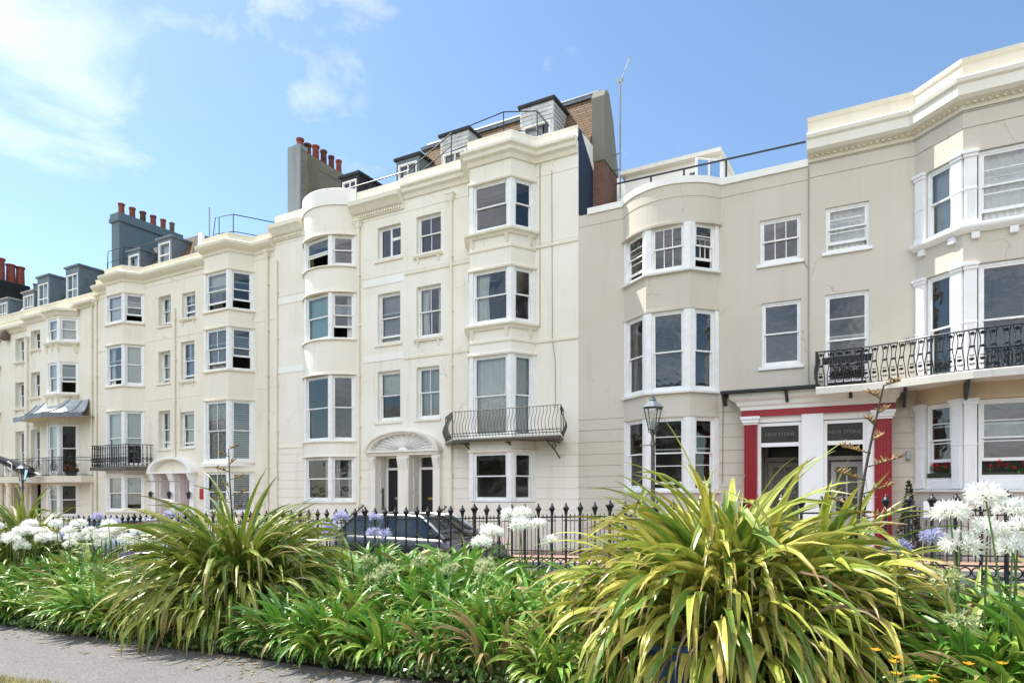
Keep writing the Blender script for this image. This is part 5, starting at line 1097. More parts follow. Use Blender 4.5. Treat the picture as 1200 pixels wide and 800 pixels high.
# ================================================================== RAILINGS
def near_railing():
    Y = 11.0; xs0, step = -33.0, .283
    root = thing('iron_railing', 'long black spiked iron railing along the back of the flower bed', 'railing', (-14, Y, gz(-14)))
    r = MB()
    for (dz, w_) in ((1.06, .022), (.30, .018), (.12, .018)):
        pts = [(x, Y, gz(x) + dz) for x in [xs0 + i * 2.0 for i in range(20)]]
        for A, B in zip(pts[:-1], pts[1:]):
            r.add([(A[0], Y - w_, A[2] - .012), (B[0], Y - w_, B[2] - .012), (B[0], Y + w_, B[2] - .012), (A[0], Y + w_, A[2] - .012), (A[0], Y - w_, A[2] + .012), (B[0], Y - w_, B[2] + .012), (B[0], Y + w_, B[2] + .012), (A[0], Y + w_, A[2] + .012)],
                  ((0, 1, 2, 3), (7, 6, 5, 4), (0, 4, 5, 1), (1, 5, 6, 2), (2, 6, 7, 3), (3, 7, 4, 0)))
    r.build('rail', M['iron'], root)
    n = int((4.6 - xs0) / step); proto = {}
    far = MB()
    def post(mb, x, z, big):
        k = (1.7 if big else 1.28); h = 1.13 if big else 1.10
        mb.lathe(x, Y, [(.017 * k, z - .02), (.017 * k, z + h), (.026 * k, z + h + .01), (.022 * k, z + h + .025), (.030 * k, z + h + .07), (.046 * k, z + h + .11), (.05 * k, z + h + .125), (.034 * k, z + h + .135), (.034 * k, z + h + .145), (.012 * k, z + h + .185), (.016 * k, z + h + .197), (.003, z + h + .225)], 8)
    for i in range(n):
        x = xs0 + step * i + .0; big = i % 10 == 2
        if x < -22: post(far, x, gz(x), big); continue
        if big not in proto:
            m = MB(); post(m, x, gz(x), big); proto[big] = o = m.build('railing_post', M['iron'], root, smooth=False); o['x'] = x; continue
        o = proto[big].copy(); COL.objects.link(o); o.location = (x - proto[big]['x'], 0, gz(x) - gz(proto[big]['x']))
    f = far.build('far_railing_posts', M['iron'], root); f['kind'] = 'stuff'; f.name = 'railing_post'
    c = MB(); xx = -22.
    while xx < 4.4:                                # row of small rings between the two low rails
        z = gz(xx) + .21; c.tube([(xx + .068 * math.cos(t), Y, z + .068 * math.sin(t)) for t in [k * .6283 for k in range(11)]], .010, 4, False); xx += step / 2
    c.build('ring_frieze', M['iron'], root, recalc=False)
near_railing()
def area_railing(x0, x1, Y, label, ret=None):
    root = thing('area_railing', label, 'railing', ((x0 + x1) / 2, Y, gz((x0 + x1) / 2) - .18), 'area railings in front of the houses')
    zb = lambda x: gz(x) - .2
    r = MB(); c = MB()
    for dz in (1.0, .15):
        r.tube([(x0 + (x1 - x0) * i / 8, Y, zb(x0 + (x1 - x0) * i / 8) + dz) for i in range(9)], .016, 5)
        if ret: r.tube([(ret, Y, zb(ret) + dz), (ret, DP - .05, zb(ret) + dz + .0)], .016, 5)
    r.build('rail', M['iron'], root); x = x0
    def bar(x, y):
        z = zb(x); c.lathe(x, y, [(.011, z), (.011, z + 1.06), (.02, z + 1.075), (.011, z + 1.09), (.024, z + 1.13), (.012, z + 1.16), (.002, z + 1.2)], 6)
    while x <= x1: bar(x, Y); x += .125
    if ret:
        y = Y + .12
        while y < DP - .1: bar(ret, y); y += .125
    b = c.build('railing_bars', M['iron'], root, recalc=False); b['kind'] = 'stuff'; b.name = 'bar'
area_railing(-12.3, -7.9, 16.75, 'thin black area railing below the bellied balcony'); area_railing(-7.7, -3.4, 16.75, 'thin black area railing below the round-topped bay')
area_railing(.55, 5.0, 16.75, 'thin black area railing below the geranium windows', ret=.55); area_railing(-20.4, -16.1, 16.75, 'thin black area railing below the curved bow', ret=-16.1)
area_railing(-32.6, -28.7, 16.75, 'thin black area railing left of the red doors', ret=-28.7); area_railing(-25.2, -20.9, 16.75, 'thin black area railing right of the red doors')
def stair_rail(x, label, zt):
    root = thing('stair_railing', label, 'railing', (x, 16.6, gz(x) - .18), 'handrails beside the front steps')
    c = MB(); pts = [(x, 16.4, gz(x) + .75), (x, 17.0, E(zt) + .35), (x, DP - .1, E(zt) + .85)]
    c.tube(pts, .02, 6); c.build('handrail', M['iron'], root); c = MB()
    for i in range(9):
        t = i / 8; y = 16.4 + 1.4 * t; z = (gz(x) + .75 + (E(zt) + .35 - gz(x) - .75) * min(1, (y - 16.4) / .6)) if y < 17 else E(zt) + .35 + .5 * (y - 17) / .9
        c.lathe(x, y, [(.011, z - 1.), (.011, z + .02), (.026, z + .06), (.012, z + .09), (.002, z + .13)], 6)
    c.build('bar', M['iron'], root, recalc=False)
stair_rail(-15.98, 'sloping black stair railing left of the two black doors', -1.36); stair_rail(-12.42, 'sloping black stair railing right of the two black doors', -1.36)

# ================================================================== STREET LAMPS
def street_lamp(x, y, top, label):
    zg = gz(x) - .19; zt = E(top); root = thing('street_lamp', label, 'street lamp', (x, y, zg))
    p = MB(); p.lathe(x, y, [(.15, zg), (.15, zg + .5), (.11, zg + .58), (.085, zg + .7), (.07, zg + .8), (.055, zg + 1.6), (.05, zt - 1.25), (.075, zt - 1.23), (.06, zt - 1.18), (.045, zt - 1.1), (.04, zt - .98), (.065, zt - .96), (.05, zt - .92), (.03, zt - .86)], 10)
    p.build('lamp_post', M['iron_worn'], root)
    b = MB(); b.tube([(x - .28, y, zt - 1.22), (x + .10, y, zt - 1.22)], .016, 5); b.lathe(x - .29, y, [(.03, zt - 1.25), (.03, zt - 1.19)], 6); b.build('ladder_bar', M['iron_worn'], root)
    f = MB(); zb_, zr = zt - .84, zt - .34; rb, rt = .115, .235
    f.lathe(x, y, [(rb + .02, zb_ - .03), (rb + .02, zb_)], 4, rot=math.pi / 4)
    for k in range(4):
        a = math.pi / 4 + k * math.pi / 2; f.tube([(x + rb * 1.0 * math.cos(a), y + rb * math.sin(a), zb_), (x + rt * math.cos(a), y + rt * math.sin(a), zr)], .014, 5)
        f.tube([(x + .03 * math.cos(a), y + .03 * math.sin(a), zb_ - .1), (x + .12 * math.cos(a), y + .12 * math.sin(a), zb_ - .07), (x + rb * math.cos(a), y + rb * math.sin(a), zb_)], .011, 5)
    f.lathe(x, y, [(rt + .03, zr - .012), (rt + .03, zr + .02)], 4, rot=math.pi / 4); f.build('lantern_frame', M['iron_worn'], root)
    g_ = MB(); g_.lathe(x, y, [(rb * .97, zb_ + .005), (rt * .97, zr - .02)], 4, rot=math.pi / 4); g_.build('lantern_glass', M['lampglass'], root, recalc=False)
    h = MB(); h.lathe(x, y, [(rt + .035, zr + .021), (rt * .72, zr + .10), (rt * .45, zr + .16), (.075, zr + .18), (.085, zr + .21), (.05, zr + .24), (.06, zr + .27), (.03, zr + .29), (.04, zr + .32), (.006, zr + .36)], 4 if False else 8, rot=math.pi / 8); h.build('lantern_roof', M['lead'], root)
    c = MB(); c.lathe(x, y, [(.02, zb_), (.05, zb_ + .05), (.05, zb_ + .18), (.02, zb_ + .22)], 8); c.build('lamp_bulb', M['white'], root)
M['lampglass'] = M['glass'].copy(); M['lampglass'].name = 'lantern_glass'
street_lamp(-4.73, 15.5, 2.33, 'black lantern street lamp in front of the round-topped bay of the beige house')
street_lamp(-34.4, 15.5, 1.36, 'black lantern street lamp at the far left, before the porch columns')

# ================================================================== PARKED CARS
def car_body(root, x, y, zg, L, W, H, body, nose=1, hood=.9, boot=.55):
    """stations along the length; the side profile is carried over the width with tumblehome"""
    hw = W / 2; X = lambda t: x + nose * (t - L / 2)            # t runs from tail to nose
    belt = .62 * H
    prof = [(0.0, .30, .55), (.04, .26, .66), (.25, .22, belt / 1.0), (.7, .18, belt + .03), (L - hood - .1, .18, belt + .01), (L - .45, .2, belt - .14), (L - .12, .24, .60), (L, .30, .48)]
    secs = []
    for t, lo, hi in prof:
        e = .82 if t in (0., L) else .93 if t < .1 or t > L - .2 else 1.
        secs.append([(X(t), y + s * hw * e * k, zg + z) for s, k, z in ((-1, .93, lo), (-1, 1., lo + .16), (-1, 1., hi - .16), (-1, .94, hi - .02), (-1, .6, hi + .02), (1, .6, hi + .02), (1, .94, hi - .02), (1, 1., hi - .16), (1, 1., lo + .16), (1, .93, lo))])
    m = MB(); n = 10
    for s_ in secs: m.v += s_
    for i in range(len(secs) - 1):
        for j in range(n): m.f.append((i * n + j, i * n + (j + 1) % n, (i + 1) * n + (j + 1) % n, (i + 1) * n + j))
    m.f += [tuple(range(n)), tuple((len(secs) - 1) * n + j for j in range(n))]
    m.build('body', body, root, smooth=True)
    # cabin: roof skin, pillars, glass
    r0, r1 = boot, L - hood - 1.95 if False else L - hood - .78; b0, b1 = .12, L - hood
    zr, zb = zg + H, zg + belt
    lower = [(X(b0), hw * .90), (X(b1), hw * .90)]; 
    cab = MB(); k = .74
    rp = [(r0, H - .06), (r0 + .35, H), (r1 - .5, H), (r1, H - .05)]
    for t, z in rp:
        for s in (-1, -.6, 0, .6, 1): cab.v.append((X(t), y + s * hw * k, zg + z - .035 * s * s))
    for i in range(3):
        for j in range(4): q = i * 5 + j; cab.f.append((q, q + 1, q + 6, q + 5))
    cab.build('roof', body, root, smooth=True, recalc=False)
    for s in (-1, 1):
        A = lambda t, z, f: (X(t), y + s * f * hw, zg + z)
        g_ = MB(); g_.quad(A(b0 + .35, belt + .02, .93), A(b1 - .08, belt + .02, .93), A(r1 - .04, H - .10, k + .03), A(r0 + .1, H - .10, k + .03)); g_.build('side_window', M['carglass'], root, recalc=False)
        p = MB(); p.tube([A(b1, belt, .93), A((b1 + r1) / 2, belt + (H - belt) * .52, .85), A(r1, H - .06, k + .02), A(r1 - .6, H - .045, k + .03), A(r0 + .2, H - .05, k + .03), A(b0 + .1, belt, .93)], .042, 6); p.build('window_pillar', M['carsilver'], root, smooth=True)
        tm = (b0 + b1) / 2; p = MB(); p.tube([A(tm, belt, .935), A(tm - .05, H - .07, k + .045)], .03, 5); p.build('door_pillar', M['blackdoor'], root)
        mr = MB(); mr.hull([A(b1 - .32, belt + .02, 1.0), A(b1 - .20, belt + .02, 1.0), A(b1 - .20, belt + .02, 1.16), A(b1 - .32, belt + .02, 1.16)], [A(b1 - .32, belt + .15, 1.0), A(b1 - .24, belt + .15, 1.0), A(b1 - .24, belt + .15, 1.16), A(b1 - .32, belt + .15, 1.16)]); mr.build('wing_mirror', body, root, bevel=.02)
        hl = MB(); hl.hull([A(L - .35, belt - .24, .72), A(L - .06, .50, .55), A(L - .06, .50, .78), A(L - .35, belt - .24, .97)], [A(L - .35, belt - .12, .70), A(L - .10, .60, .55), A(L - .10, .60, .76), A(L - .35, belt - .12, .95)]); hl.build('headlight', M['lampglass'], root)
        for t in (.78, L - .82):
            w = MB(); pr = [(0., .20), (.30, .20), (.315, .16), (.315, .02), (.30, .0), (.2, .0), (.19, .03), (0., .03)]
            vs = []; seg = 20
            wy = y + s * (hw - .09)
            tw = MB(); tw.tube([(X(t), wy - .1, zg + .31), (X(t), wy + .1, zg + .31)], .31, 20); tw.build('tyre', M['tyre'], root)
            rw = MB(); rw.tube([(X(t), wy - .108, zg + .31), (X(t), wy + .108, zg + .31)], .205, 14); rw.build('rim', M['carsilver'], root)
    ws = MB(); rows = 5
    for j in range(rows + 1):
        q = j / rows; t = b1 + (r1 - b1) * q; z = belt + .02 + (H - .06 - belt - .02) * (q ** .9); wd = (.92 + (k - .92) * q) * hw
        for s in (-1, -.5, 0, .5, 1): ws.v.append((X(t + .10 * (1 - s * s)), y + s * wd, zg + z))
    for j in range(rows):
        for i in range(4): q = j * 5 + i; ws.f.append((q, q + 1, q + 6, q + 5))
    ws.build('windscreen', M['carglass'], root, smooth=True, recalc=False)
    rw = MB(); rw.quad((X(b0 + .05), y - hw * .88, zg + belt + .02), (X(b0 + .05), y + hw * .88, zg + belt + .02), (X(r0), y + hw * k, zg + H - .07), (X(r0), y - hw * k, zg + H - .07)); rw.build('rear_window', M['carglass'], root, recalc=False)
    nb = MB(); nb.box(min(X(b0 + .4), X(b1 - .3)), max(X(b0 + .4), X(b1 - .3)), y - hw * .8, y + hw * .8, zg + belt - .1, zg + belt - .05); nb.build('dashboard', M['blackdoor'], root)
def carpaint(n, c):
    m = plain(n, c, .25, .04, 3.); m.node_tree.nodes['Principled BSDF'].inputs['Coat Weight'].default_value = .8; return m
M['carglass'] = M['glass'].copy(); M['carglass'].name = 'car_glass'; [n for n in M['carglass'].node_tree.nodes if n.type == 'BSDF_TRANSPARENT'][0].inputs[0].default_value = (.22, .25, .24, 1)
M['tyre'] = plain('tyre_rubber', (.02, .02, .02), .85, .2); M['carsilver'] = plain('silver_trim', (.40, .41, .42), .3, .05, 9., metal=.6)
for (x, y, L, W, H, pn, pc, nose, lab) in ((-10.1, 13.35, 4.5, 1.8, 1.48, 'dark_grey_car_paint', (.022, .025, .032), 1, 'dark grey parked car behind the railing before the two black doors'),
                                      (-22.9, 13.35, 4.3, 1.76, 1.50, 'pale_blue_car_paint', (.32, .40, .50), 1, 'pale blue parked car glimpsed past the white flowers')):
    t = thing('parked_car', lab, 'car', (x, y, gz(x) - .335)); car_body(t, x, y, gz(x) - .335, L, W, H, carpaint(pn, pc), nose)

# ================================================================== SMALL THINGS ON THE HOUSES
def blob_leaves(mb, c, r, n, s, rnd, cols, flat=1.):
    for _ in range(n):
        d = Vector((rnd.gauss(0, 1), rnd.gauss(0, 1), rnd.gauss(0, 1))).normalized(); q = Vector(c) + Vector((d.x * r[0], d.y * r[1], d.z * r[2])) * rnd.uniform(.55, 1.)
        a = Vector((rnd.gauss(0, 1), rnd.gauss(0, 1), rnd.gauss(0, 1))).normalized(); b = a.cross(d).normalized(); a = b.cross((d + Vector((0, 0, .4))).normalized()); k = s * rnd.uniform(.6, 1.3)
        mb.add([q - a * k, q + b * k * .5, q + a * k, q - b * k * .5], ((0, 1, 2, 3),), rnd.choice(cols))
def window_box(x0, x1, y, z, u, label, seed):
    rnd = random.Random(seed); F = Face((x0, y), u); L_ = x1
    root = thing('window_box', label, 'flower box', (x0, y, z), 'red geranium boxes in the ground floor windows')
    b = MB(); F.box(b, 0, L_, z, z + .1, -.10, .0); b.build('planter', M['darkleaf'], root)
    m = MB(); f = MB()
    for i in range(int(L_ / .05)):
        p = F.p(rnd.uniform(.03, L_ - .03), z + rnd.uniform(.10, .26), -rnd.uniform(.0, .10)); blob_leaves(m, p, (.05, .05, .05), 6, .035, rnd, [(.04, .10, .03), (.07, .15, .04)])
        if rnd.random() < .75: p = F.p(rnd.uniform(.03, L_ - .03), z + rnd.uniform(.20, .34), -rnd.uniform(.0, .1)); blob_leaves(f, p, (.045, .045, .04), 16, .026, rnd, [(.62, .02, .03), (.75, .04, .05), (.5, .01, .02)])
    m.build('leaves', M['leaf'], root, recalc=False); f.build('red_flowers', M['petal'], root, recalc=False)['kind'] = 'stuff'
window_box(1.98, 1.75, DP - .85 - .0 + .10, E(.30), (1, 0), 'red geranium box in the wide front window of the bay', 3)
window_box(1.00, .70, DP - .22 + .03, E(.30), (1.62 - .77, -.85), 'red geranium box in the angled side window of the bay', 4)
t = thing('planter_box', 'dark planter box hung inside the black balcony railing', 'planter', (-.6, 17.1, E(3.0)))
b = MB(); b.hull([(-1.12, 17.06, E(2.98)), (-.12, 17.0, E(2.98)), (-.12, 17.14, E(2.98)), (-1.12, 17.2, E(2.98))], [(-1.14, 17.04, E(3.12)), (-.10, 16.98, E(3.12)), (-.10, 17.16, E(3.12)), (-1.14, 17.22, E(3.12))]); b.build('box', M['felt'], t)
b = MB(); b.box(-1.1, -.14, 17.09, 17.13, E(3.1201), E(3.13)); b.build('compost', M['soil'], t)
def topiary(x, y, z, h, r, label, seed, flowers=False):
    rnd = random.Random(seed); root = thing('topiary', label, 'plant', (x, y, z)); p = MB(); p.lathe(x, y, [(r * .7, z), (r * .85, z + .22), (r * .9, z + .25), (r * .75, z + .25)], 10); p.build('plant_pot', M['felt'], root)
    m = MB(); n = 900
    for i in range(n):
        t_ = rnd.random() ** 1.5; rr = r * (1 - t_) * rnd.uniform(.75, 1.05) + .02; a = rnd.random() * 6.283; q = (x + rr * math.cos(a), y + rr * math.sin(a), z + .22 + (h - .22) * t_); blob_leaves(m, q, (.01, .01, .01), 1, .045, rnd, [(.03, .045, .015), (.055, .06, .02), (.07, .05, .02)])
    m.build('foliage', M['leaf'], root, recalc=False)
    if flowers:
        m = MB()
        for i in range(30): a = rnd.random() * 6.283; blob_leaves(m, (x + r * 1.0 * math.cos(a), y + r * 1.0 * math.sin(a), z + .25 + rnd.random() * .35), (.03, .03, .03), 8, .025, rnd, [(.6, .03, .03)])
        m.build('flowers', M['petal'], root, recalc=False)
topiary(-33.95, 17.35, E(.72), 1.15, .30, 'dark clipped cone with red flowers on the far balcony', 5, True)
topiary(.62, 17.2, gz(.6) - .18, 1.75, .28, 'dark clipped cone beside the right-hand red pillar', 6)
t = thing('flagpole', 'slanting flagpole with a furled dark flag strapped to it', 'flag', (-36.3, 16.95, E(.9)))
p0, p1 = Vector((-35.2, 16.6, E(.78))), Vector((-39.0, 15.4, E(2.15)))
b = MB(); b.tube([p0, p1], .035, 6); b.lathe(p1.x, p1.y, [(.02, p1.z - .06), (.07, p1.z), (.02, p1.z + .06)], 8); b.build('pole', M['white'], t)
b = MB(); ks = [.08, .14, .2, .3, .45, .6, .75, .88, .97]; b.tube([p0.lerp(p1, k) - Vector((0, 0, .10 * (1 - k))) for k in ks], [.10, .27, .28, .25, .21, .16, .11, .07, .03], 9); b.build('furled_flag', M['darkflag'] if 'darkflag' in M else M['blackdoor'], t)
c = p0.lerp(p1, .36) + Vector((.02, -.26, -.06)); b = MB()
for (a0, a1, z0_, z1_) in ((-.2, .2, -.17, -.12), (-.2, .2, .12, .17), (-.2, -.15, -.12, .12), (.15, .2, -.12, .12)): b.hull([(c.x + a0, c.y, c.z + z0_ - a0 * .35), (c.x + a1, c.y, c.z + z0_ - a1 * .35), (c.x + a1, c.y + .03, c.z + z0_ - a1 * .35), (c.x + a0, c.y + .03, c.z + z0_ - a0 * .35)], [(c.x + a0, c.y, c.z + z1_ - a0 * .35), (c.x + a1, c.y, c.z + z1_ - a1 * .35), (c.x + a1, c.y + .03, c.z + z1_ - a1 * .35), (c.x + a0, c.y + .03, c.z + z1_ - a0 * .35)])
b.build('flag_emblem', M['white'], t)
t = thing('notice_board', 'small framed white notice on the area railing below the bay', 'notice', (1.1, 16.7, gz(1.1) - .18))
b = MB(); b.box(.82, 1.30, 16.68, 16.72, E(-.62), E(-.17)); b.build('notice_frame', M['grey_metal'], t); b = MB(); b.box(.87, 1.25, 16.674, 16.6799, E(-.57), E(-.22)); b.build('notice_sheet', M['white'], t)
for x in (.86, 1.26): b = MB(); b.tube([(x, 16.71, gz(1.1) - .18), (x, 16.71, E(-.6))], .016, 5); b.build('notice_leg', M['grey_metal'], t)

# ================================================================== PLANTS IN THE BED
def mixc(a, b, t): return tuple(x + (y - x) * t for x, y in zip(a, b))
def strap(mb, base, az, el0, L, w, bend, cols, rnd, seg=8, fold=.25, twist=0., tipdry=0., sag=1.0, kink=None):
    """one strap leaf: arching centre line, folded cross-section, pointed tip"""
    p = Vector(base); el = el0; dirh = Vector((math.cos(az), math.sin(az), 0)); side0 = Vector((-math.sin(az), math.cos(az), 0)); rows = []
    for i in range(seg + 1):
        t = i / seg; ww = w * (min(1., .45 + t * 2.2) if t < .5 else 1.) * (1 - max(0, (t - .55) / .45) ** 1.7) + .0008
        d = dirh * math.cos(el) + Vector((0, 0, math.sin(el))); nrm = dirh * -math.sin(el) + Vector((0, 0, math.cos(el)))
        a = twist * t; sd = side0 * math.cos(a) + nrm * math.sin(a); up = nrm * math.cos(a) - side0 * math.sin(a)
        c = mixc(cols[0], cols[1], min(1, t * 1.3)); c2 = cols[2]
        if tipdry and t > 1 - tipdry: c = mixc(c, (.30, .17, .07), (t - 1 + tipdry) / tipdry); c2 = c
        rows.append(((p - sd * ww + up * ww * fold, c2), (p, c), (p + sd * ww + up * ww * fold, c2)))
        p = p + d * (L / seg); el -= bend / seg * (.35 + 1.5 * t) * sag
        if kink and abs(t - kink[0]) < .5 / seg: el -= kink[1]
        if el < -1.5: el = -1.5
    o = len(mb.v)
    for r in rows:
        for q, c in r: mb.v.append(tuple(q)); mb.c.append(c)
    for i in range(seg):
        for j in (0, 1): k = o + i * 3 + j; mb.f.append((k, k + 1, k + 4, k + 3))
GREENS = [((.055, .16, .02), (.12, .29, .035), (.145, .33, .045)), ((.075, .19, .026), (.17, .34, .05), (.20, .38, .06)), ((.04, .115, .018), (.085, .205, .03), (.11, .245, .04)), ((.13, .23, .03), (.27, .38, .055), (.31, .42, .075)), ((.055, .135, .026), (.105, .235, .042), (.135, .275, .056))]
def agapanthus_mesh(seed, n=205, L=(.46, .80), w=.029, dry=.07):
    rnd = random.Random(seed); mb = MB(); hue = rnd.choice([GREENS[:3], GREENS[:4], [GREENS[0], GREENS[1], GREENS[3], GREENS[3]], [GREENS[2], GREENS[4], GREENS[0]], [GREENS[3], GREENS[1]]])
    for i in range(n):
        az = rnd.random() * 6.283; rr = .24 * rnd.random() ** .5; b = (rr * math.cos(az + rnd.uniform(-.6, .6)), rr * math.sin(az + rnd.uniform(-.6, .6)), 0.)
        inner = rnd.random(); cols = rnd.choice(hue)
        if rnd.random() < dry * .5: cols = ((.20, .15, .06), (.34, .26, .11), (.36, .28, .13))
        elif rnd.random() < .12: cols = ((.12, .18, .03), (.25, .30, .05), (.28, .33, .06))
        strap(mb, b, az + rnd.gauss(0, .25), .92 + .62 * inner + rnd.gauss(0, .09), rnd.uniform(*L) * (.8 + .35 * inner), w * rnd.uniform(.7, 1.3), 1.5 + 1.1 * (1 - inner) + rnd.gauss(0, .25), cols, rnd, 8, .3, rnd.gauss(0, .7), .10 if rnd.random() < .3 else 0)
    return mb
def floret(mb, p, d, s, cols, rnd):
    d = d.normalized(); a = d.cross(Vector((.3, .2, 1))).normalized(); b = d.cross(a); ph = rnd.random()
    for k in range(6):
        th = ph + k * 1.0472; o = a * math.cos(th) + b * math.sin(th); q = a * -math.sin(th) + b * math.cos(th); c = rnd.choice(cols)
        p1 = p + d * s * .75 + o * s * .26; p2 = p + d * s * 1.15 + o * s * .75
        mb.add([p, p1 - q * s * .14, p2, p1 + q * s * .14], ((0, 1, 2, 3),), c)
def umbel(seed, kind, R_=.085, n=46):
    rnd = random.Random(seed); mb = MB(); st = MB()
    cols = {'white': [(.92, .92, .89), (.90, .91, .84), (.93, .93, .92)], 'blue': [(.52, .52, .76), (.62, .61, .82), (.44, .43, .70)], 'violet': [(.16, .13, .45), (.22, .19, .55)], 'green': [(.42, .50, .20), (.55, .60, .34), (.62, .64, .45)]}[kind]
    for i in range(n):
        z = 1 - 1.35 * (i + .5) / n; a = i * 2.39996; r = math.sqrt(max(0, 1 - z * z)); d = Vector((r * math.cos(a), r * math.sin(a), z)) + Vector((rnd.gauss(0, .1), rnd.gauss(0, .1), rnd.gauss(0, .1)))
        k = rnd.uniform(.72, 1.0); d.z *= .72; p = d * R_ * k * .70
        if kind != 'green' or rnd.random() < .5: floret(mb, p, d + Vector((0, 0, -.1)), .050 * rnd.uniform(.8, 1.2) * R_ / .085, cols, rnd)
        else: mb.tube([p, p + d * .03], [.006, .009], 4); mb.c += [(.30, .40, .12)] * 8
        v0 = len(st.v); st.tube([(0, 0, 0), p], .0014, 3, False); st.c += [(.16, .26, .06)] * (len(st.v) - v0)
    return mb, st
def stalk_mesh(h, lean):
    mb = MB(); mb.tube([(lean * (k / 6) ** 2, 0, h * k / 6) for k in range(7)], [.0075, .007, .0065, .006, .006, .0055, .005], 6); mb.c = [(.10, .19, .05)] * len(mb.v); return mb
TINT = {}
def mesh_of(key, mb, mat):
    o = mb.build(key, mat, None, recalc=False); me = o.data; bpy.data.objects.remove(o); return me
AG = [mesh_of('leaves', agapanthus_mesh(100 + i), M['leaf']) for i in range(9)]
AGD = [mesh_of('leaves', agapanthus_mesh(200 + i, 150, (.45, .78), .022, .55), M['leaf']) for i in range(3)]
UM = {}
for kd in ('white', 'blue', 'violet', 'green'):
    UM[kd] = []
    for s_ in range(3):
        m_, st_ = umbel(300 + s_ + len(UM) * 7, kd, dict(white=.085, blue=.072, violet=.05, green=.075)[kd], 34)
        UM[kd].append((mesh_of('flower_head', m_, M['petal']), mesh_of('pedicels', st_, M['leaf'])))
ST = {}
prng = random.Random(21)
def inst(name, me, parent, loc=(0, 0, 0), rz=0., sc_=1.):
    o = bpy.data.objects.new(name, me); COL.objects.link(o); o.parent = parent; o.location = loc; o.rotation_euler = (0, 0, rz); o.scale = (sc_,) * 3; return o
def clump(x, y, sc_, label, group, flowers=(), dry=False):
    root = thing('agapanthus', label, 'plant', (x, y, gz(x) + .015), group)
    inst('leaves', prng.choice(AGD if dry else AG), root, rz=prng.random() * 6.28, sc_=sc_)
    for (dx, dy, h, kd) in flowers:
        key = (round(h * 10), prng.randrange(2)); 
        if key not in ST: ST[key] = mesh_of('flower_stalk', stalk_mesh(key[0] / 10., .05 + .06 * key[1]), M['leaf'])
        s = inst('flower_stalk', ST[key], root, (dx, dy, 0), prng.random() * 6.28); hh = key[0] / 10.
        me, pe = prng.choice(UM[kd]); l = .05 + .06 * key[1]; k = prng.uniform(.85, 1.15)
        inst('flower_head', me, s, (l, 0, hh), prng.random() * 6.28, k); inst('pedicels', pe, s, (l, 0, hh), 0, k)
    return root
G1 = 'leafy agapanthus clumps in the bed'
L1 = 'green strap-leaved agapanthus clump in the bed, without flowers'; LD = 'agapanthus clump with many dry straw-coloured leaves at the path edge'
LW = 'agapanthus clump carrying large white flower heads on tall stalks'; LB = 'agapanthus clump carrying lilac-blue flower heads on tall stalks'
def flw(n, kind, h, spread=.28):
    return [(prng.uniform(-spread, spread), prng.uniform(-spread, spread), h + prng.uniform(-.22, .12), kind if isinstance(kind, str) else prng.choice(kind)) for _ in range(n)]
# front row and second row, following the path edge
x = -11.2
while x < -1.55:
    d = -3.6 < x < -2.4; fy = 4.40 + prng.uniform(-.10, .14)
    if not -6.9 < x < -6.1: clump(x, fy, prng.uniform(.66, .95), LD if d else L1, 'dry-leaved agapanthus clumps' if d else G1, dry=d)
    x += prng.uniform(.46, .60)
x = -11.4
while x < -1.5:
    if not -7.3 < x < -5.5: clump(x, 5.02 + prng.uniform(-.1, .1), prng.uniform(.88, 1.14), L1, G1)
    x += prng.uniform(.48, .64)
x = -12.5
while x < -1.2:
    if not -7.4 < x < -5.6: clump(x, 5.65 + prng.uniform(-.12, .12), prng.uniform(1.0, 1.28), L1, G1)
    x += prng.uniform(.55, .75)
# flowering clumps
for i in range(8): clump(-11.8 + i * .42, 5.5 + prng.uniform(-.25, .3), 1.0, LW, 'white flowering agapanthus', flw(5, 'white', 1.12, .3))
for i in range(4): clump(-11.7 + i * .85, 5.7, 1.0, LB, 'lilac flowering agapanthus', flw(2, 'blue', 1.18))
for i in range(2): clump(-5.75 + i * .5, 6.2 + .1 * i, 1.0, LB, 'lilac flowering agapanthus', flw(3, 'blue', 1.15, .25))
for i in range(2): clump(-3.75 + i * .4, 6.4, 1.0, LW, 'white flowering agapanthus', flw(4, 'white', 1.08, .22))
clump(-8.2, 5.0, 1.0, 'agapanthus clump with two small deep violet flower heads', None, flw(2, 'violet', .95, .15))
for (xx, yy, k) in ((-9.2, 4.8, 2), (-5.6, 4.9, 3), (-4.4, 5.0, 3), (-3.6, 5.1, 3), (-2.9, 4.7, 2)): clump(xx, yy, .9, 'agapanthus clump with fading green-white flower heads low among leaves', 'agapanthus with fading heads', flw(k, 'green', .74, .25))
for xx in (-6.2, -5.6, -5.0, -4.45): clump(xx, 6.75, prng.uniform(1.25, 1.38), L1, G1)
# right hand end
for (xx, yy, s_) in ((.55, 5.0, 1.), (.95, 4.75, 1.1), (1.0, 5.4, 1.15), (.7, 4.35, .8), (1.4, 5.0, 1.2), (1.15, 4.3, .9), (1.7, 4.6, 1.), (.35, 5.6, .95), (.75, 6.1, 1.), (1.45, 5.9, 1.1), (2.0, 5.4, 1.1)): clump(xx, yy, s_, L1, G1)
for (xx, yy, fl_) in ((.56, 4.72, ((-.12, .0, 1.2), (-.14, .08, 1.0), (.10, .0, 1.3), (.13, .1, 1.1), (.09, -.06, 1.0), (.0, .12, 1.1))), (1.0, 5.3, ((-.2, .0, 1.2), (.02, .1, 1.4), (.12, -.12, 1.2)))): clump(xx, yy, .95, LW, 'white flowering agapanthus', [(p, q, h, 'white') for p, q, h in fl_])
clump(.30, 5.75, .9, LB, 'lilac flowering agapanthus', flw(2, 'blue', 1.08, .12))
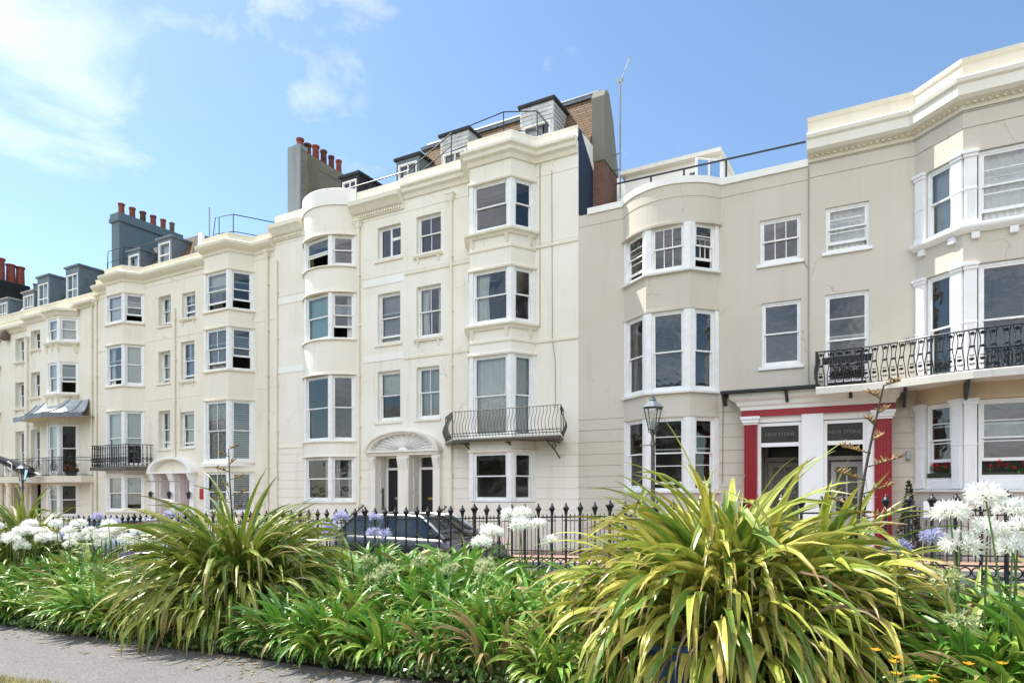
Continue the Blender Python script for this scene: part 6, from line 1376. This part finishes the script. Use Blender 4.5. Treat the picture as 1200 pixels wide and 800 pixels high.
clump(.55, 4.5, .8, 'agapanthus clump with fading green-white flower heads low among leaves', 'agapanthus with fading heads', flw(2, 'green', .72, .2))

# New Zealand flax: broad swords in yellow-green, brown dead leaves hanging at the skirt
FLAX = [((.12, .17, .02), (.33, .38, .05), (.45, .47, .09)), ((.14, .19, .025), (.40, .43, .06), (.52, .52, .12)), ((.07, .14, .02), (.17, .27, .035), (.38, .42, .08)), ((.055, .115, .018), (.12, .22, .032), (.20, .30, .05)), ((.18, .20, .035), (.48, .46, .08), (.56, .50, .13))]
FLAXG = [((.08, .13, .02), (.18, .25, .035), (.24, .30, .05)), ((.10, .15, .02), (.24, .30, .045), (.30, .34, .06)), ((.05, .10, .018), (.11, .19, .03), (.15, .24, .04)), ((.14, .17, .03), (.32, .33, .07), (.38, .38, .1))]
def flax(x, y, n, L, w, rad, label, seed, pal, dead=70, spikes=(), skew=(0, 0), rise=1.):
    rnd = random.Random(seed); root = thing('flax', label, 'plant', (x, y, gz(x) + .01)); mb = MB(); z = gz(x)
    for i in range(n):
        az = rnd.random() * 6.283; q_ = rnd.random() ** .80; rr = rad * q_; b = (x + rr * math.cos(az), y + rr * math.sin(az), z + .12 * rnd.random())
        up = max(0., min(1., 1 - q_ + rnd.gauss(0, .16))); az2 = az + rnd.gauss(0, .30 + .9 * up); Lk = rnd.uniform(*L) * (.66 + .42 * up)
        kink = (rnd.uniform(.50, .82), rnd.uniform(.5, 1.5)) if rnd.random() < .30 else None
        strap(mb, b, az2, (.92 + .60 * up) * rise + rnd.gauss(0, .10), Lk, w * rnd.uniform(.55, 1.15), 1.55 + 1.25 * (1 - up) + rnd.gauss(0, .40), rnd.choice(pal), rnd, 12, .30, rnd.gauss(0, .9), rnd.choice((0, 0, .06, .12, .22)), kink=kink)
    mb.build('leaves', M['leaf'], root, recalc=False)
    mb = MB()
    for i in range(dead):
        az = rnd.random() * 6.283; rr = rad * rnd.uniform(.4, 1.2); b = (x + rr * math.cos(az), y + rr * math.sin(az), z + rnd.uniform(.1, .5)); c = rnd.choice([(.30, .22, .12), (.38, .31, .19), (.22, .14, .08), (.45, .38, .24)])
        strap(mb, b, az + rnd.gauss(0, .4), rnd.uniform(.2, 1.2), rnd.uniform(.5, 1.1) * L[0] / 1.2, w * rnd.uniform(.12, .35), rnd.uniform(1.5, 3.2), (c, c, c), rnd, 8, .5, rnd.gauss(0, 2.))
    mb.build('dead_leaves', M['drystem'], root, recalc=False)
    for (tx, ty, tz, bx, by) in spikes:
        mb = MB(); A = Vector((bx, by, z + .4)); B = Vector((tx, ty, tz)); pts = [A.lerp(B, k / 11) + Vector((-.05 * math.sin(math.pi * k / 11), 0, 0)) for k in range(12)]
        mb.tube(pts, [.017 - .001 * k for k in range(12)], 6); mb.c = [(.05, .035, .03)] * len(mb.v); s = mb.build('flower_spike', M['drystem'], root)
        f = MB()
        for k in range(11):
            q = pts[5].lerp(pts[11], k / 10.); az = (math.pi if k % 2 else 0) + rnd.uniform(-.9, .9) + .5; ln = .26 - .015 * k; e = q + Vector((math.cos(az), math.sin(az), .30)) * ln
            v0 = len(f.v); f.tube([q, e], .005, 4); f.c += [(.10, .07, .04)] * (len(f.v) - v0)
            for m_ in range(14):
                p = q.lerp(e, .3 + .7 * m_ / 13); d = Vector((rnd.gauss(0, .7), rnd.gauss(0, .7), .8)).normalized(); v0 = len(f.v); f.tube([p, p + d * rnd.uniform(.02, .055)], [.008, .003], 4); c = rnd.choice([(.34, .21, .08), (.46, .31, .14), (.20, .12, .06)]); f.c += [c] * (len(f.v) - v0)
        f.build('seed_pods', M['drystem'], s, recalc=False)['kind'] = 'stuff'
    return root
flax(-1.02, 5.15, 1200, (1.3, 1.9), .037, .55, 'largest flax clump, broad yellow-green leaves arching out over a blue tub', 11, FLAX, 200, spikes=((.04, 5.3, E(.74), -.16, 5.15),))
flax(-.42, 5.4, 400, (1.15, 1.7), .034, .40, 'smaller flax clump fanning out behind the largest flax', 14, FLAX, 40)
flax(-6.35, 5.0, 1050, (1.3, 1.9), .031, .48, 'shaggy green flax clump with one dark seed spike, by the white flowers', 12, FLAXG, 130, spikes=((-6.75, 5.2, E(.50), -6.45, 5.15),))
flax(-12.75, 5.75, 420, (1.5, 2.0), .036, .34, 'upright bright green flax at the far left below the lamp', 13, FLAXG, 30, rise=1.08)
# blue tub under the big flax
t = thing('plastic_tub', 'blue plastic tub half hidden under the largest flax', 'tub', (-1.2, 4.34, gz(-1.2)))
b = MB(); z = gz(-1.2) + .0; b.lathe(-1.2, 4.34, [(.16, z), (.20, z + .38), (.225, z + .385), (.225, z + .42), (.2, z + .42), (.15, z + .05)], 24); b.build('tub', M['bluebin'], t, smooth=False)
# big-leaved weed and yellow poppies
def broadleaf(x, y, label, seed):
    rnd = random.Random(seed); root = thing('broadleaf_weed', label, 'plant', (x, y, gz(x) + .005))
    for i in range(9):
        az = rnd.random() * 6.283; L_ = rnd.uniform(.18, .32); mb = MB(); n = 9; rows = []
        for k in range(n + 1):
            t_ = k / n; r_ = L_ * (.25 + t_); ww = L_ * .36 * math.sin(math.pi * min(1, t_ * .93 + .07)) ** .8 * (1 + .10 * (k % 2)); zz = .05 + .30 * math.sin(t_ * 2.2) * .6 + .03 * (k % 2)
            for s in (-1, -.5, 0, .5, 1): mb.v.append((x + r_ * math.cos(az) - s * ww * math.sin(az), y + r_ * math.sin(az) + s * ww * math.cos(az), gz(x) + zz + .05 * abs(s) + rnd.gauss(0, .008))); mb.c.append((.13, .22, .07) if abs(s) > .1 else (.22, .30, .13))
        for k in range(n):
            for j in range(4): q = k * 5 + j; mb.f.append((q, q + 1, q + 6, q + 5))
        mb.build('leaf', M['leaf'], root, smooth=True, recalc=False)
broadleaf(-7.75, 4.28, 'broad wrinkled-leaf weed lying over the path edge', 31)
def poppy(x, y, label, seed):
    rnd = random.Random(seed); root = thing('yellow_poppy', label, 'plant', (x, y, gz(x) + .01), 'yellow poppies at the right end of the bed'); m = MB()
    blob_leaves(m, (x, y, gz(x) + .18), (.22, .16, .16), 240, .035, rnd, [(.10, .16, .06), (.16, .22, .09), (.22, .26, .10)]); m.build('leaves', M['leaf'], root, recalc=False)
    for i in range(6):
        p = Vector((x + rnd.uniform(-.16, .16), y + rnd.uniform(-.12, .12), gz(x) + rnd.uniform(.26, .52))); s = MB(); s.tube([(p.x, p.y, gz(x) + .05), p], .003, 4); s.c = [(.2, .28, .1)] * len(s.v); s = s.build('stem', M['leaf'], root); f = MB()
        for k in range(5):
            a = k * 1.2566; d = Vector((math.cos(a), math.sin(a), .45)); q = Vector((-math.sin(a), math.cos(a), 0)); f.add([p, p + d * .017 - q * .015, p + d * .031, p + d * .017 + q * .015], ((0, 1, 2, 3),), rnd.choice([(.80, .48, .02), (.85, .36, .02)]))
        f.build('petals', M['petal'], s, recalc=False)
poppy(.12, 4.12, 'yellow poppies beside the right edge of the largest flax', 41); poppy(.42, 4.16, 'yellow poppies at the foot of the white agapanthus', 42)
_r = random.Random(9); m = MB()
for i in range(420):
    xx = _r.uniform(-10, -1.6); yy = 4.12 - abs(_r.gauss(0, .22)); z = gz(xx) - .008; a = _r.random() * 6.283; l = _r.uniform(.012, .06); w_ = l * _r.uniform(.12, .35); u = Vector((math.cos(a), math.sin(a), 0)); v = Vector((-u.y, u.x, 0)); p = Vector((xx, yy, z))
    m.add([p - u * l, p - v * w_ + Vector((0, 0, .008)), p + u * l + Vector((0, 0, .004)), p + v * w_ + Vector((0, 0, .006))], ((0, 1, 2, 3),), _r.choice([(.30, .22, .12), (.20, .14, .08), (.38, .31, .18), (.16, .2, .06)]))
tag(m.build('leaf_litter', M['drystem'], None, recalc=False), 'scattered dry leaf fragments on the path along the bed', 'leaf litter', kind='stuff')
# low ground cover so that no bare soil shows, and the dry lawn edge
rnd = random.Random(77); m = MB()
for i in range(7500):
    xx = rnd.uniform(-13, 2.2); yy = 4.06 + abs(rnd.gauss(0, .22)) + (rnd.random() * 6.6 if rnd.random() < .55 else 0); blob_leaves(m, (xx, yy, gz(xx) + .03 + rnd.random() * .10), (.05, .05, .03), 3, .028, rnd, [(.05, .11, .02), (.09, .16, .03), (.14, .18, .05)])
o = tag(m.build('ground_cover', M['leaf'], None, recalc=False), 'low green weeds covering the soil along the path edge', 'ground cover', kind='stuff')
m = MB()
for i in range(16000):
    xx = rnd.uniform(-10.5, -3.0); yy = 2.82 - abs(rnd.gauss(0, .35)) + .05 * math.sin(xx * 3.); z = gz(xx); a = rnd.random() * 6.283; h = rnd.uniform(.015, .05); d = Vector((math.cos(a), math.sin(a), 0)); l = d * h * rnd.uniform(.2, 1.2)
    m.add([(xx - d.y * .003, yy + d.x * .003, z), (xx + d.y * .003, yy - d.x * .003, z), (xx + l.x, yy + l.y, z + h)], ((0, 1, 2),), rnd.choice([(.40, .34, .14), (.46, .40, .18), (.25, .28, .09), (.36, .30, .12)]))
tag(m.build('grass', M['leaf'], None, recalc=False), 'short dry yellowish grass at the near side of the path', 'grass', kind='stuff')
